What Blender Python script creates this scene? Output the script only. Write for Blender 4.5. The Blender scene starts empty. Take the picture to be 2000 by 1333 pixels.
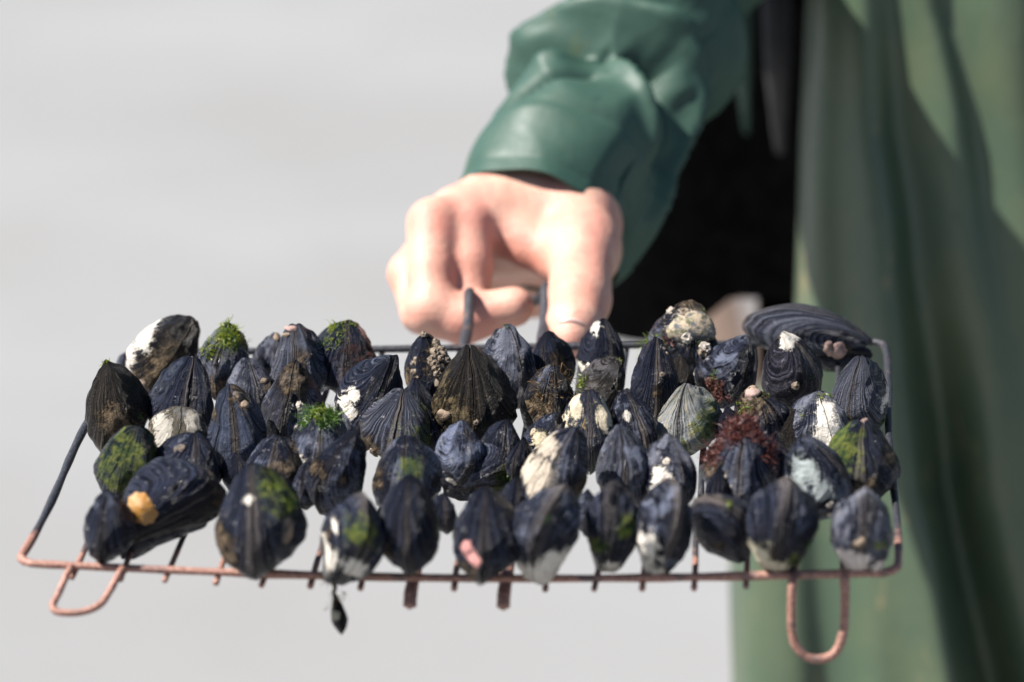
import bpy, math, random
import numpy as np
from mathutils import Vector, Matrix

# ------------------------------------------------------------------ camera, sky, sun, exposure
scene = bpy.context.scene
col = scene.collection
PITCH = math.radians(12.0)
CAM = np.array([0.0, 0.0, 1.55])
FPX = 7190.0                                   # focal length in pixels of a 2000 px wide picture
cam_data = bpy.data.cameras.new('camera')
cam = bpy.data.objects.new('camera', cam_data)
col.objects.link(cam)
cam.location = CAM
cam.rotation_euler = (math.pi / 2 - PITCH, 0, 0)
cam_data.sensor_width = 36.0
cam_data.lens = FPX / 2000.0 * 36.0
cam_data.clip_start = 0.05
cam_data.clip_end = 500.0
cam_data.dof.use_dof = True
cam_data.dof.focus_distance = 1.815
cam_data.dof.aperture_fstop = 5.0
scene.camera = cam

SUN_DIR = np.array([-0.62, -0.11, 0.77])      # towards the sun
SUN_DIR = SUN_DIR / np.linalg.norm(SUN_DIR)
world = bpy.data.worlds.new('World')
scene.world = world
world.use_nodes = True
wn = world.node_tree
sky = wn.nodes.new('ShaderNodeTexSky')
sky.sky_type = 'NISHITA'
sky.sun_disc = False
sky.sun_elevation = math.asin(SUN_DIR[2])
sky.sun_rotation = math.atan2(SUN_DIR[0], SUN_DIR[1])
sky.air_density = 0.8
sky.dust_density = 0.2
wn.links.new(sky.outputs[0], wn.nodes['Background'].inputs[0])
wn.nodes['Background'].inputs[1].default_value = 0.05
sun_data = bpy.data.lights.new('sun', 'SUN')
sun_data.energy = 5.0
sun_data.angle = math.radians(0.6)
sun_data.color = (1.0, 0.95, 0.88)
sun = bpy.data.objects.new('sun', sun_data)
col.objects.link(sun)
sun.rotation_euler = Vector(SUN_DIR).to_track_quat('Z', 'Y').to_euler()
sun.location = (-3, -2, 5)
scene.view_settings.view_transform = 'Standard'
scene.view_settings.look = 'None'
scene.view_settings.gamma = 1.0
scene.view_settings.exposure = 1.48
scene.view_settings.use_curve_mapping = False

# ------------------------------------------------------------------ helpers
C_R = np.array([1.0, 0, 0])
C_U = np.array([0, math.sin(PITCH), math.cos(PITCH)])
C_F = np.array([0, math.cos(PITCH), -math.sin(PITCH)])


def cw(p):
    """measured coordinates (right, up, forward) -> world"""
    p = np.asarray(p, float)
    return CAM + p[..., 0:1] * C_R + p[..., 1:2] * C_U + p[..., 2:3] * C_F


def P(px, py, Z):
    return np.array([(px - 1000.0) / FPX * Z, (666.5 - py) / FPX * Z, Z])


def unit(v):
    v = np.asarray(v, float)
    return v / (np.linalg.norm(v) + 1e-12)


class Noise:
    """sum of random plane waves: a smooth field for shaping"""
    def __init__(self, seed, freq, n=14, spread=0.6):
        r = np.random.RandomState(seed)
        d = r.normal(size=(n, 3))
        d /= np.linalg.norm(d, axis=1)[:, None]
        f = freq * (1 + spread * r.uniform(-1, 1.2, n))
        self.k = d * f[:, None] * 2 * math.pi
        self.ph = r.uniform(0, 6.283, n)
        self.n = n

    def __call__(self, p):
        return np.sin(p @ self.k.T + self.ph).sum(-1) / math.sqrt(self.n)


def mesh_obj(name, verts, faces, mat, parent=None, uv=None, colattr=None, smooth=True):
    """verts in the parent's local space (world if no parent)"""
    verts = np.asarray(verts, np.float32)
    me = bpy.data.meshes.new(name)
    if isinstance(faces, np.ndarray):
        k = faces.shape[1]
        me.vertices.add(len(verts))
        me.vertices.foreach_set('co', verts.ravel())
        me.loops.add(faces.size)
        me.loops.foreach_set('vertex_index', faces.ravel().astype(np.int32))
        me.polygons.add(len(faces))
        me.polygons.foreach_set('loop_start', np.arange(0, faces.size, k, dtype=np.int32))
        me.update(calc_edges=True)
        me.validate()
    else:
        me.from_pydata([tuple(v) for v in verts], [], faces)
        me.update()
    if smooth:
        me.polygons.foreach_set('use_smooth', np.ones(len(me.polygons), bool))
    if uv is not None and isinstance(faces, np.ndarray):
        l = me.uv_layers.new(name='UVMap')
        li = np.empty(len(me.loops), np.int32)
        me.loops.foreach_get('vertex_index', li)
        l.data.foreach_set('uv', np.asarray(uv, np.float32)[li].ravel())
    if colattr is not None:
        a = me.color_attributes.new('spots', 'FLOAT_COLOR', 'POINT')
        a.data.foreach_set('color', np.asarray(colattr, np.float32).ravel())
    me.materials.append(mat)
    o = bpy.data.objects.new(name, me)
    col.objects.link(o)
    if parent is not None:
        o.parent = parent
    return o


def root(name, label, cat, M, group=None):
    o = bpy.data.objects.new(name, None)
    o.empty_display_size = 0.01
    col.objects.link(o)
    o.matrix_world = Matrix([list(r) for r in M])
    o['label'] = label
    o['category'] = cat
    if group:
        o['group'] = group
    return o


def frame(origin, x, y, z):
    M = np.eye(4)
    M[:3, 0], M[:3, 1], M[:3, 2], M[:3, 3] = x, y, z, origin
    return M


def to_local(M, w):
    return (np.asarray(w) - M[:3, 3]) @ M[:3, :3]


def smooth_path(pts, per=8, closed=False):
    pts = np.asarray(pts, float)
    n = len(pts)
    out = []
    rng = range(n if closed else n - 1)
    for i in rng:
        if closed:
            p0, p1, p2, p3 = pts[(i - 1) % n], pts[i], pts[(i + 1) % n], pts[(i + 2) % n]
        else:
            p0, p1, p2, p3 = pts[max(i - 1, 0)], pts[i], pts[i + 1], pts[min(i + 2, n - 1)]
        for t in np.linspace(0, 1, per, endpoint=False):
            out.append(0.5 * ((2 * p1) + (-p0 + p2) * t + (2 * p0 - 5 * p1 + 4 * p2 - p3) * t * t
                              + (-p0 + 3 * p1 - 3 * p2 + p3) * t ** 3))
    if not closed:
        out.append(pts[-1])
    return np.array(out)


def tube(path, rad, seg=10, closed=False, flat=1.0, flat_dir=None, caps=True, rough=0.0, seed=0):
    """sweep -> verts, faces (list)"""
    path = np.asarray(path, float)
    n = len(path)
    rad = np.broadcast_to(np.asarray(rad, float), (n,)).copy()
    if rough:
        r = np.random.RandomState(seed)
        rad *= 1 + rough * np.convolve(r.normal(size=n + 2), [.25, .5, .25], 'valid')
    if closed:
        tan = np.roll(path, -1, 0) - np.roll(path, 1, 0)
    else:
        tan = np.gradient(path, axis=0)
    tan /= np.linalg.norm(tan, axis=1)[:, None] + 1e-12
    ref = np.array([0, 0, 1.0]) if flat_dir is None else unit(flat_dir)
    V = []
    prev = None
    for i in range(n):
        t = tan[i]
        base = ref if (prev is None or flat_dir is not None) else prev
        u = base - t * (base @ t)
        if np.linalg.norm(u) < 1e-3:
            u = np.cross(t, [1, 0.3, 0])
        u = unit(u)
        v = np.cross(t, u)
        prev = u
        a = np.linspace(0, 2 * math.pi, seg, endpoint=False)
        V.append(path[i] + rad[i] * (np.cos(a)[:, None] * u * flat + np.sin(a)[:, None] * v))
    V = np.concatenate(V)
    F = []
    for i in range(n if closed else n - 1):
        j = (i + 1) % n
        for k in range(seg):
            l = (k + 1) % seg
            F.append((i * seg + k, i * seg + l, j * seg + l, j * seg + k))
    if caps and not closed:
        V = np.vstack([V, path[0] - tan[0] * rad[0] * .6, path[-1] + tan[-1] * rad[-1] * .6])
        a, b = len(V) - 2, len(V) - 1
        for k in range(seg):
            l = (k + 1) % seg
            F.append((a, l, k))
            F.append((b, (n - 1) * seg + k, (n - 1) * seg + l))
    return V, F


def grid_faces(nu, nv, wrap_v=False):
    i = np.arange(nu - 1)[:, None]
    j = np.arange(nv if wrap_v else nv - 1)[None, :]
    j2 = (j + 1) % nv
    return np.stack([i * nv + j, i * nv + j2, (i + 1) * nv + j2, (i + 1) * nv + j], -1).reshape(-1, 4)


# ------------------------------------------------------------------ materials
class NT:
    def __init__(self, name):
        self.m = bpy.data.materials.new(name)
        self.m.use_nodes = True
        self.t = self.m.node_tree
        self.b = self.t.nodes['Principled BSDF']

    def n(self, typ, **kw):
        nd = self.t.nodes.new(typ)
        for k, v in kw.items():
            setattr(nd, k, v)
        return nd

    def l(self, a, b):
        self.t.links.new(a, b)

    def noise(self, vec, scale, detail=4, rough=0.55, dist=0.0):
        nd = self.n('ShaderNodeTexNoise')
        nd.inputs['Scale'].default_value = scale
        nd.inputs['Detail'].default_value = detail
        nd.inputs['Roughness'].default_value = rough
        nd.inputs['Distortion'].default_value = dist
        if vec is not None:
            self.l(vec, nd.inputs['Vector'])
        return nd.outputs['Fac']

    def ramp(self, fac, lo, hi):
        nd = self.n('ShaderNodeMapRange')
        nd.interpolation_type = 'SMOOTHSTEP'
        nd.inputs['From Min'].default_value = lo
        nd.inputs['From Max'].default_value = hi
        self.l(fac, nd.inputs['Value'])
        return nd.outputs[0]

    def math(self, op, a, b=None):
        nd = self.n('ShaderNodeMath', operation=op)
        for i, x in enumerate((a, b)):
            if x is None:
                continue
            if isinstance(x, (int, float)):
                nd.inputs[i].default_value = x
            else:
                self.l(x, nd.inputs[i])
        return nd.outputs[0]

    def mix(self, fac, a, b):
        nd = self.n('ShaderNodeMix', data_type='RGBA')
        for s, x in ((nd.inputs[0], fac), (nd.inputs[6], a), (nd.inputs[7], b)):
            if isinstance(x, tuple):
                s.default_value = (*x, 1.0)
            elif isinstance(x, (int, float)):
                s.default_value = x
            else:
                self.l(x, s)
        return nd.outputs[2]

    def mixf(self, fac, a, b):
        nd = self.n('ShaderNodeMix', data_type='FLOAT')
        for s, x in ((nd.inputs[0], fac), (nd.inputs[2], a), (nd.inputs[3], b)):
            if isinstance(x, (int, float)):
                s.default_value = x
            else:
                self.l(x, s)
        return nd.outputs[0]

    def bump(self, h, dist, strength=1.0, normal=None):
        nd = self.n('ShaderNodeBump')
        nd.inputs['Distance'].default_value = dist
        nd.inputs['Strength'].default_value = strength
        self.l(h, nd.inputs['Height'])
        if normal is not None:
            self.l(normal, nd.inputs['Normal'])
        return nd.outputs[0]

    def objvec(self, off=(0, 0, 0), scale=(1, 1, 1)):
        tc = self.n('ShaderNodeTexCoord')
        mp = self.n('ShaderNodeMapping')
        mp.inputs['Location'].default_value = off
        mp.inputs['Scale'].default_value = scale
        self.l(tc.outputs['Object'], mp.inputs['Vector'])
        return mp.outputs[0]

    def uvvec(self, off=(0, 0, 0), scale=(1, 1, 1)):
        tc = self.n('ShaderNodeTexCoord')
        mp = self.n('ShaderNodeMapping')
        mp.inputs['Location'].default_value = off
        mp.inputs['Scale'].default_value = scale
        self.l(tc.outputs['UV'], mp.inputs['Vector'])
        return mp.outputs[0]

    def color(self, c):
        if isinstance(c, tuple):
            self.b.inputs['Base Color'].default_value = (*c, 1)
        else:
            self.l(c, self.b.inputs['Base Color'])

    def rough(self, r):
        if isinstance(r, (int, float)):
            self.b.inputs['Roughness'].default_value = r
        else:
            self.l(r, self.b.inputs['Roughness'])


def mat_shell(name, seed, p):
    """black mussel shell: growth lines, worn blue-grey skin, crusts of lime, mud and algae"""
    T = NT(name)
    r = random.Random(seed)
    off = tuple(r.uniform(-5, 5) for _ in range(3))
    ov = T.objvec(off)
    lines = T.noise(T.uvvec(off, (1.2, 34, 1)), 1.0, 5, 0.65, 0.25)
    ribs = T.noise(T.uvvec(off[::-1], (0.7, 58, 1)), 1.0, 3, 0.55, 0.2)
    big = T.noise(ov, 75, 6, 0.62)
    mid = T.noise(ov, 260, 5, 0.6)
    fine = T.noise(ov, 1100, 4, 0.65)
    at = T.n('ShaderNodeAttribute', attribute_name='spots')
    sp = T.n('ShaderNodeSeparateColor')
    T.l(at.outputs['Color'], sp.inputs[0])
    jag = T.math('ADD', T.math('MULTIPLY', T.math('SUBTRACT', big, 0.5), 0.9),
                 T.math('MULTIPLY', T.math('SUBTRACT', mid, 0.5), 0.7))
    base = T.mix(T.ramp(lines, 0.40, 0.66), p.get('c0', (0.0025, 0.003, 0.006)), p.get('c1', (0.026, 0.030, 0.050)))
    if p.get('ribs', 0):
        base = T.mix(T.math('MULTIPLY', T.ramp(ribs, 0.42, 0.62), p['ribs']), base, p.get('crib', (0.10, 0.105, 0.13)))
    worn = p.get('worn', 0.3)
    wm = T.ramp(T.math('ADD', big, T.math('MULTIPLY', T.math('SUBTRACT', lines, 0.5), 0.45)), 0.80 - 0.48 * worn, 0.98 - 0.48 * worn)
    base = T.mix(T.math('MULTIPLY', wm, 0.85), base, p.get('cworn', (0.125, 0.140, 0.192)))
    # pale chalky specks
    sm = T.ramp(T.math('ADD', T.math('MULTIPLY', mid, 0.6), T.math('MULTIPLY', fine, 0.4)), 0.62 - 0.10 * worn, 0.70)
    base = T.mix(T.math('MULTIPLY', sm, 0.55 + 0.35 * worn), base, (0.36, 0.35, 0.36))
    # ochre streaks along the growth lines
    tan = p.get('tan', 0.12)
    tv = T.noise(T.uvvec((off[1], off[2], 0), (2.5, 11, 1)), 1.0, 5, 0.7, 0.4)
    tm = T.ramp(T.math('ADD', tv, T.math('MULTIPLY', T.math('SUBTRACT', mid, 0.5), 0.5)), 0.82 - 0.40 * tan, 0.92 - 0.40 * tan)
    base = T.mix(T.math('MULTIPLY', tm, 0.8), base, tuple(0.72 * x for x in p.get('ctan', (0.25, 0.19, 0.115))))
    jag = T.math('ADD', jag, T.math('MULTIPLY', T.math('SUBTRACT', lines, 0.5), 0.9))
    jag = T.math('ADD', jag, T.math('MULTIPLY', T.math('SUBTRACT', fine, 0.5), 0.5))
    jag2 = T.math('MULTIPLY', jag, 1.7)
    mud = T.math('MULTIPLY', T.ramp(T.math('ADD', T.math('MULTIPLY', sp.outputs[2], 1.0), jag2), 0.42, 0.85), 0.8)
    # brown lip along the opening edge
    sxy = T.n('ShaderNodeSeparateXYZ')
    T.l(T.uvvec(), sxy.inputs[0])
    lip = T.math('MULTIPLY', T.ramp(sxy.outputs[1], 0.90, 1.0), T.ramp(lines, 0.42, 0.60))
    base = T.mix(T.math('MULTIPLY', lip, 0.6), base, p.get('clip', (0.13, 0.105, 0.080)))
    mudc = T.mix(T.ramp(mid, 0.35, 0.65), (0.032, 0.024, 0.016), tuple(0.66 * x for x in p.get('cmud', (0.24, 0.17, 0.10))))
    base = T.mix(mud, base, mudc)
    grn = T.ramp(T.math('ADD', T.math('MULTIPLY', sp.outputs[1], 1.0), jag2), 0.42, 0.95)
    base = T.mix(T.math('MULTIPLY', grn, 0.85), base, T.mix(T.ramp(mid, 0.4, 0.62), (0.020, 0.042, 0.009), (0.10, 0.115, 0.022)))
    wht = T.ramp(T.math('ADD', T.math('MULTIPLY', sp.outputs[0], 1.15), T.math('MULTIPLY', jag, 1.6)), 0.50, 0.70)
    whc = tuple(0.88 * x for x in p.get('cwhite', (0.72, 0.67, 0.60)))
    base = T.mix(wht, base, T.mix(T.ramp(fine, 0.30, 0.42), tuple(x * .55 for x in whc), whc))
    T.color(base)
    crust = T.math('MAXIMUM', mud, T.math('MAXIMUM', grn, wht))
    T.rough(T.mixf(crust, T.mixf(T.ramp(mid, 0.4, 0.6), 0.11, 0.24), 0.72))
    T.b.inputs['Specular IOR Level'].default_value = 0.11
    h = T.math('ADD', T.math('MULTIPLY', lines, 0.65), T.math('MULTIPLY', mid, 1.1))
    h = T.math('ADD', h, T.math('MULTIPLY', ribs, 0.9 * p.get('ribs', 0.55)))
    h = T.math('ADD', h, T.math('MULTIPLY', fine, p.get('grit', 0.55)))
    h = T.math('ADD', h, T.math('MULTIPLY', T.math('MULTIPLY', mud, mid), 3.0))
    h = T.math('ADD', h, T.math('MULTIPLY', wht, 0.5))
    T.l(T.bump(h, 0.0020, 1.0), T.b.inputs['Normal'])
    return T.m


def mat_simple(name, c, c2=None, scale=300, rough=0.6, bump=0.0, sss=0.0):
    T = NT(name)
    ov = T.objvec()
    nz = T.noise(ov, scale, 5)
    T.color(T.mix(T.ramp(nz, 0.35, 0.65), c, c2) if c2 else c)
    T.rough(rough)
    if bump:
        T.l(T.bump(nz, bump), T.b.inputs['Normal'])
    if sss:
        T.b.inputs['Subsurface Weight'].default_value = sss
    return T.m


def mat_weed(name, c1, c2):
    T = NT(name)
    ov = T.objvec()
    nz = T.noise(ov, 280, 3)
    c = T.mix(T.ramp(nz, 0.35, 0.65), c1, c2)
    T.color(c)
    T.rough(0.45)
    tr = T.n('ShaderNodeBsdfTranslucent')
    T.l(c, tr.inputs['Color'])
    mx = T.n('ShaderNodeMixShader')
    mx.inputs[0].default_value = 0.35
    T.l(T.b.outputs[0], mx.inputs[1])
    T.l(tr.outputs[0], mx.inputs[2])
    T.l(mx.outputs[0], T.t.nodes['Material Output'].inputs[0])
    return T.m


def mat_iron():
    T = NT('rusty_wire')
    tc = T.n('ShaderNodeTexCoord')
    sx = T.n('ShaderNodeSeparateXYZ')
    T.l(tc.outputs['Object'], sx.inputs[0])
    nz = T.noise(tc.outputs['Object'], 70, 6, 0.65)
    nf = T.noise(tc.outputs['Object'], 700, 4, 0.6)
    # bare rust where the front of the rack has been in the fire, soot towards the back
    d = T.math('ADD', sx.outputs[1], T.math('MULTIPLY', T.math('SUBTRACT', nz, 0.5), 0.11))
    m = T.ramp(d, -0.128, -0.098)
    rust = T.mix(T.ramp(nf, 0.35, 0.65), (0.17, 0.075, 0.055), (0.33, 0.178, 0.135))
    rust = T.mix(T.ramp(nz, 0.52, 0.66), rust, (0.10, 0.062, 0.06))
    soot = T.mix(T.ramp(nf, 0.45, 0.7), (0.012, 0.013, 0.018), (0.05, 0.052, 0.065))
    soot = T.mix(T.ramp(nz, 0.60, 0.72), soot, (0.22, 0.12, 0.075))
    T.color(T.mix(m, rust, soot))
    T.rough(0.55)
    T.b.inputs['Metallic'].default_value = 0.15
    T.l(T.bump(nf, 0.0006, 0.9), T.b.inputs['Normal'])
    return T.m


def mat_skin():
    T = NT('skin')
    ov = T.objvec()
    nz = T.noise(ov, 38, 3)
    nf = T.noise(ov, 900, 4)
    c = T.mix(T.ramp(nz, 0.35, 0.68), (0.51, 0.300, 0.225), (0.47, 0.215, 0.165))
    at = T.n('ShaderNodeAttribute', attribute_name='spots')
    sp = T.n('ShaderNodeSeparateColor')
    T.l(at.outputs['Color'], sp.inputs[0])
    c = T.mix(sp.outputs[0], c, (0.38, 0.125, 0.085))
    nb = T.noise(ov, 150, 4, 0.6)
    c = T.mix(T.math('MULTIPLY', T.ramp(nb, 0.45, 0.75), 0.40), c, (0.44, 0.165, 0.125))
    T.color(c)
    T.rough(0.55)
    T.b.inputs['Subsurface Weight'].default_value = 0.15
    T.b.inputs['Subsurface Radius'].default_value = (1.0, 0.35, 0.2)
    T.b.inputs['Subsurface Scale'].default_value = 0.004
    T.l(T.bump(T.math('ADD', T.math('MULTIPLY', nb, 1.1), T.math('MULTIPLY', nf, 0.5)), 0.0009, 0.8), T.b.inputs['Normal'])
    return T.m


def mat_oilskin(name, c1, c2, stain, stain_amt, rough=0.35):
    T = NT(name)
    ov = T.objvec()
    nz = T.noise(ov, 9, 5, 0.6)
    n2 = T.noise(T.objvec((3, 1, 2), (1, 1, 0.45)), 42, 6, 0.65)
    n3 = T.noise(ov, 130, 5)
    c = T.mix(T.ramp(nz, 0.35, 0.65), c1, c2)
    c = T.mix(T.math('MULTIPLY', T.ramp(n2, 0.60, 0.74), stain_amt), c, stain)
    c = T.mix(T.math('MULTIPLY', T.ramp(n2, 0.36, 0.26), 0.6 * stain_amt), c, tuple(x * .35 for x in c1))
    T.color(c)
    T.rough(T.mixf(n3, rough - .06, rough + .12))
    T.l(T.bump(n3, 0.001, 0.35), T.b.inputs['Normal'])
    return T.m


def mat_ground():
    T = NT('pale_wet_sand')
    ov = T.objvec()
    n1 = T.noise(ov, 0.55, 5, 0.55)
    n2 = T.noise(T.objvec((0, 0, 0), (1, 0.7, 1)), 3.2, 5, 0.6)
    n3 = T.noise(ov, 60, 4)
    c = T.mix(T.ramp(n1, 0.32, 0.68), (0.178, 0.178, 0.176), (0.201, 0.203, 0.206))
    c = T.mix(T.math('MULTIPLY', T.ramp(n2, 0.45, 0.75), 0.35), c, (0.172, 0.170, 0.165))
    T.color(c)
    T.rough(0.75)
    T.b.inputs['Specular IOR Level'].default_value = 0.3
    T.l(T.bump(n3, 0.004, 0.5), T.b.inputs['Normal'])
    return T.m


IRON = mat_iron()
SKIN = mat_skin()
SLEEVE = mat_oilskin('green_oilskin', (0.022, 0.054, 0.041), (0.030, 0.064, 0.048), (0.048, 0.066, 0.028), 0.7, 0.50)
SLEEVE.node_tree.nodes['Principled BSDF'].inputs['Specular IOR Level'].default_value = 0.28
APRON = mat_oilskin('stained_green_apron', (0.036, 0.062, 0.038), (0.056, 0.076, 0.042), (0.19, 0.145, 0.070), 1.0, 0.42)
BLACK_SHADE = mat_simple('black_cloth_with_shade', (0.0012, 0.0012, 0.0014), (0.002, 0.002, 0.0022), 80, 0.9)  # dark cloth, blackened further so the torso looks in the arm's shade
BLACK_SHADE.node_tree.nodes['Principled BSDF'].inputs['Specular IOR Level'].default_value = 0.0
DARKGREEN = mat_simple('rubber_boot', (0.02, 0.03, 0.02), (0.03, 0.04, 0.028), 40, 0.4)
WEED = mat_weed('green_seaweed', (0.055, 0.110, 0.008), (0.24, 0.27, 0.02))
WEED_DARK = mat_weed('dark_green_seaweed', (0.024, 0.060, 0.009), (0.075, 0.145, 0.018))
WEED_RED = mat_weed('red_seaweed', (0.060, 0.017, 0.015), (0.14, 0.045, 0.036))
WEED_TAN = mat_weed('tan_fibres', (0.14, 0.08, 0.026), (0.25, 0.155, 0.06))
HAIR = mat_simple('dark_byssus', (0.02, 0.015, 0.01), (0.06, 0.045, 0.025), 500, 0.6)
def mat_mottle(name, a, b, c):
    T = NT(name)
    ov = T.objvec()
    n1 = T.noise(ov, 170, 5, 0.65)
    n2 = T.noise(T.objvec((4, 2, 1)), 240, 5, 0.65)
    cc = T.mix(T.ramp(n1, 0.40, 0.56), a, b)
    cc = T.mix(T.ramp(n2, 0.52, 0.62), cc, c)
    T.color(cc)
    T.rough(0.75)
    T.l(T.bump(n1, 0.0016, 1.0), T.b.inputs['Normal'])
    return T.m


LIME = mat_mottle('mottled_lime_crust', (0.035, 0.040, 0.052), (0.26, 0.21, 0.145), (0.060, 0.062, 0.028))
MUDCRUST = mat_mottle('mottled_mud_crust', (0.025, 0.020, 0.017), (0.175, 0.125, 0.085), (0.065, 0.048, 0.033))
BARN = mat_simple('barnacle_lime', (0.26, 0.22, 0.18), (0.44, 0.40, 0.35), 900, 0.8, 0.0006)
BARN_TAN = mat_simple('barnacle_muddy', (0.085, 0.062, 0.043), (0.19, 0.15, 0.11), 500, 0.85, 0.0008)
ORANGE = mat_simple('orange_limpet_shell', (0.30, 0.125, 0.012), (0.30, 0.17, 0.06), 380, 0.6, 0.0006)
PINKISH = mat_mottle('coralline_crust', (0.10, 0.06, 0.055), (0.27, 0.18, 0.155), (0.16, 0.12, 0.09))
NAIL = mat_simple('nail', (0.46, 0.29, 0.25), (0.50, 0.34, 0.30), 90, 0.35)

# ------------------------------------------------------------------ ground
xs = np.concatenate([-np.geomspace(200, 0.5, 40), np.geomspace(0.5, 200, 40)])
ys = np.concatenate([[-60, -20, -5], np.linspace(-2, 20, 90), np.geomspace(22, 300, 30)])
gx, gy = np.meshgrid(xs, ys, indexing='ij')
gp = np.stack([gx, gy, np.zeros_like(gx)], -1).reshape(-1, 3)
gp[:, 2] = 0.010 * Noise(5, 0.35)(gp) * np.exp(-(np.abs(gp[:, 0]) + np.abs(gp[:, 1])) / 40)
g = mesh_obj('ground', gp, grid_faces(len(xs), len(ys)), mat_ground())
g['kind'] = 'structure'



def ground_pt(px, py):
    d = P(px, py, 1.0)
    dw = d[0] * C_R + d[1] * C_U + d[2] * C_F
    return CAM + dw * (-CAM[2] / dw[2])


# low hump of brown sand
g0, g1 = ground_pt(1405, 655), ground_pt(1500, 560)
rr_, aa_ = np.meshgrid(np.linspace(0, 1, 24), np.linspace(0, 2 * math.pi, 64, endpoint=False), indexing='ij')
bx_ = g0[0] + 0.115 * rr_ * np.cos(aa_) * (1 + 0.10 * np.sin(3 * aa_))
by_ = g0[1] + 0.9 + 1.6 * rr_ * np.sin(aa_) * (1 + 0.08 * np.sin(2 * aa_ + 1))
bz_ = 0.05 * np.cos(rr_ * math.pi / 2) ** 1.2 - 0.012
sb = mesh_obj('sand_bank', np.stack([bx_, by_, bz_], -1).reshape(-1, 3), grid_faces(24, 64, True),
              mat_simple('brown_sand', (0.085, 0.054, 0.037), (0.115, 0.076, 0.054), 30, 0.8, 0.004))
sb['kind'] = 'structure'

# ------------------------------------------------------------------ the wire rack
FL = P(35, 1100, 1.68)
FR = P(1755, 1118, 1.65)
AX = unit([0.0798, 0.3593, 1.0])                # rack depth direction
BL = FL + AX * 1.0656 * 0.264
BR = FR + AX * 1.0656 * 0.288
BX = unit(FR - FL)
NX = unit(np.cross(AX, BX))
if NX[1] < 0:
    NX = -NX


def R(u, v, w=0.0):
    p = (FL * (1 - u) + FR * u) * (1 - v) + (BL * (1 - u) + BR * u) * v
    sag = -0.0052 * math.sin(math.pi * min(max(u, 0), 1)) * (1 - v) if v < 1 else 0
    return p + NX * (w + sag)


rc = cw(R(0.5, 0.5))
w_b, w_n = cw(FR) - cw(FL), None
wx = unit(w_b)
wy = unit((cw(BL + BR) - cw(FL + FR)))
wz = unit(np.cross(wx, wy))
wy = np.cross(wz, wx)
RM = frame(rc, wx, wy, wz)
rack = root('grill_rack', 'rusty wire grill rack held out by its handle, full of mussels', 'grill rack', RM)


def rack_part(name, cam_pts, rad, **kw):
    pts = to_local(RM, cw(np.array(cam_pts)))
    V, F = tube(pts, rad, **kw)
    return mesh_obj(name, V, F, IRON, rack)


# outer frame with rounded corners
loop = []
cr = 0.022


def corner(u0, v0, du, dv):
    a = np.linspace(0, math.pi / 2, 6)
    for t in a:
        # runs from the incoming edge to the outgoing edge
        fu = (1 - math.sin(t))
        fv = (1 - math.cos(t))
        loop.append(R(u0 + du[0] * fu * cr + du[1] * fv * cr, v0 + dv[0] * fu * cr * 1.4 + dv[1] * fv * cr * 1.4))


for u in np.linspace(0.06, 0.94, 14):
    loop.append(R(u, 0))
corner(1, 0, (-1, 0), (0, 1))
for v in np.linspace(0.08, 0.92, 10):
    loop.append(R(1 + 0.002 * math.sin(v * 9), v))
corner(1, 1, (0, -1), (-1, 0))
for u in np.linspace(0.94, 0.06, 14):
    loop.append(R(u, 1))
corner(0, 1, (1, 0), (0, -1))
for v in np.linspace(0.92, 0.08, 10):
    loop.append(R(0.003 * math.sin(v * 8), v))
corner(0, 0, (0, 1), (1, 0))
rack_part('frame', smooth_path(loop, 3, True), 0.0020, seg=10, closed=True, rough=0.13, seed=2)

wire_px = [145, 238, 330, 430, 520, 615, 712, 893, 1073, 1170, 1262, 1360, 1460, 1555, 1650]
rnd = random.Random(4)
for i, px in enumerate(wire_px):
    u = (px - 35) / 1720.0
    pts = [R(u + 0.0015 * rnd.uniform(-1, 1), v, -0.0036 + 0.0005 * rnd.uniform(-1, 1)) for v in np.linspace(-0.014, 1.012, 12)]
    rack_part('wire', smooth_path(pts, 4), 0.0015, seg=8, rough=0.08, seed=i)
# two thick carrying bars that run on into the handle
for u0, u1, end in ((0.4506, 0.4440, (917, 572, 2.000)), (0.5565, 0.5465, (1066, 562, 2.004))):
    pts = [R(u0, -0.030, -0.0100), R(u0, -0.022, -0.0078), R(u0, -0.008, -0.0056)] + \
          [R(u0 + (u1 - u0) * v, v, -0.0052) for v in np.linspace(0.03, 0.97, 9)]
    pts += [R(u1, 1.05, -0.003), R(u1, 1.14, 0.0), P(*end)]
    rack_part('carrying_bar', smooth_path(pts, 5), 0.0031, seg=12, flat=0.72, flat_dir=to_local(frame(np.zeros(3), wx, wy, wz), cw(NX) - CAM), rough=0.05, seed=7)
rack_part('handle', smooth_path([P(917, 572, 2.000), P(928, 585, 2.040), P(990, 596, 2.052), P(1052, 585, 2.040), P(1066, 562, 2.004)], 8), 0.0030, seg=12)
# wire feet bent down under the front corners
rack_part('foot', smooth_path([R(0.059, 0.03, -0.005), P(136, 1112, 1.672), P(114, 1160, 1.664), P(103, 1184, 1.660), P(116, 1196, 1.658), P(158, 1196, 1.657), P(194, 1182, 1.659), P(216, 1152, 1.664), P(238, 1112, 1.672), R(0.118, 0.03, -0.005)], 6), 0.0017, seg=10, rough=0.05, seed=11)
rack_part('foot', smooth_path([R(0.880, 0.03, -0.005), P(1548, 1132, 1.650), P(1546, 1200, 1.652), P(1550, 1250, 1.654), P(1571, 1280, 1.655), P(1600, 1288, 1.655), P(1630, 1276, 1.655), P(1646, 1240, 1.654), P(1650, 1190, 1.652), P(1650, 1128, 1.650), R(0.939, 0.03, -0.005)], 6), 0.0021, seg=10, rough=0.05, seed=12)

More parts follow.
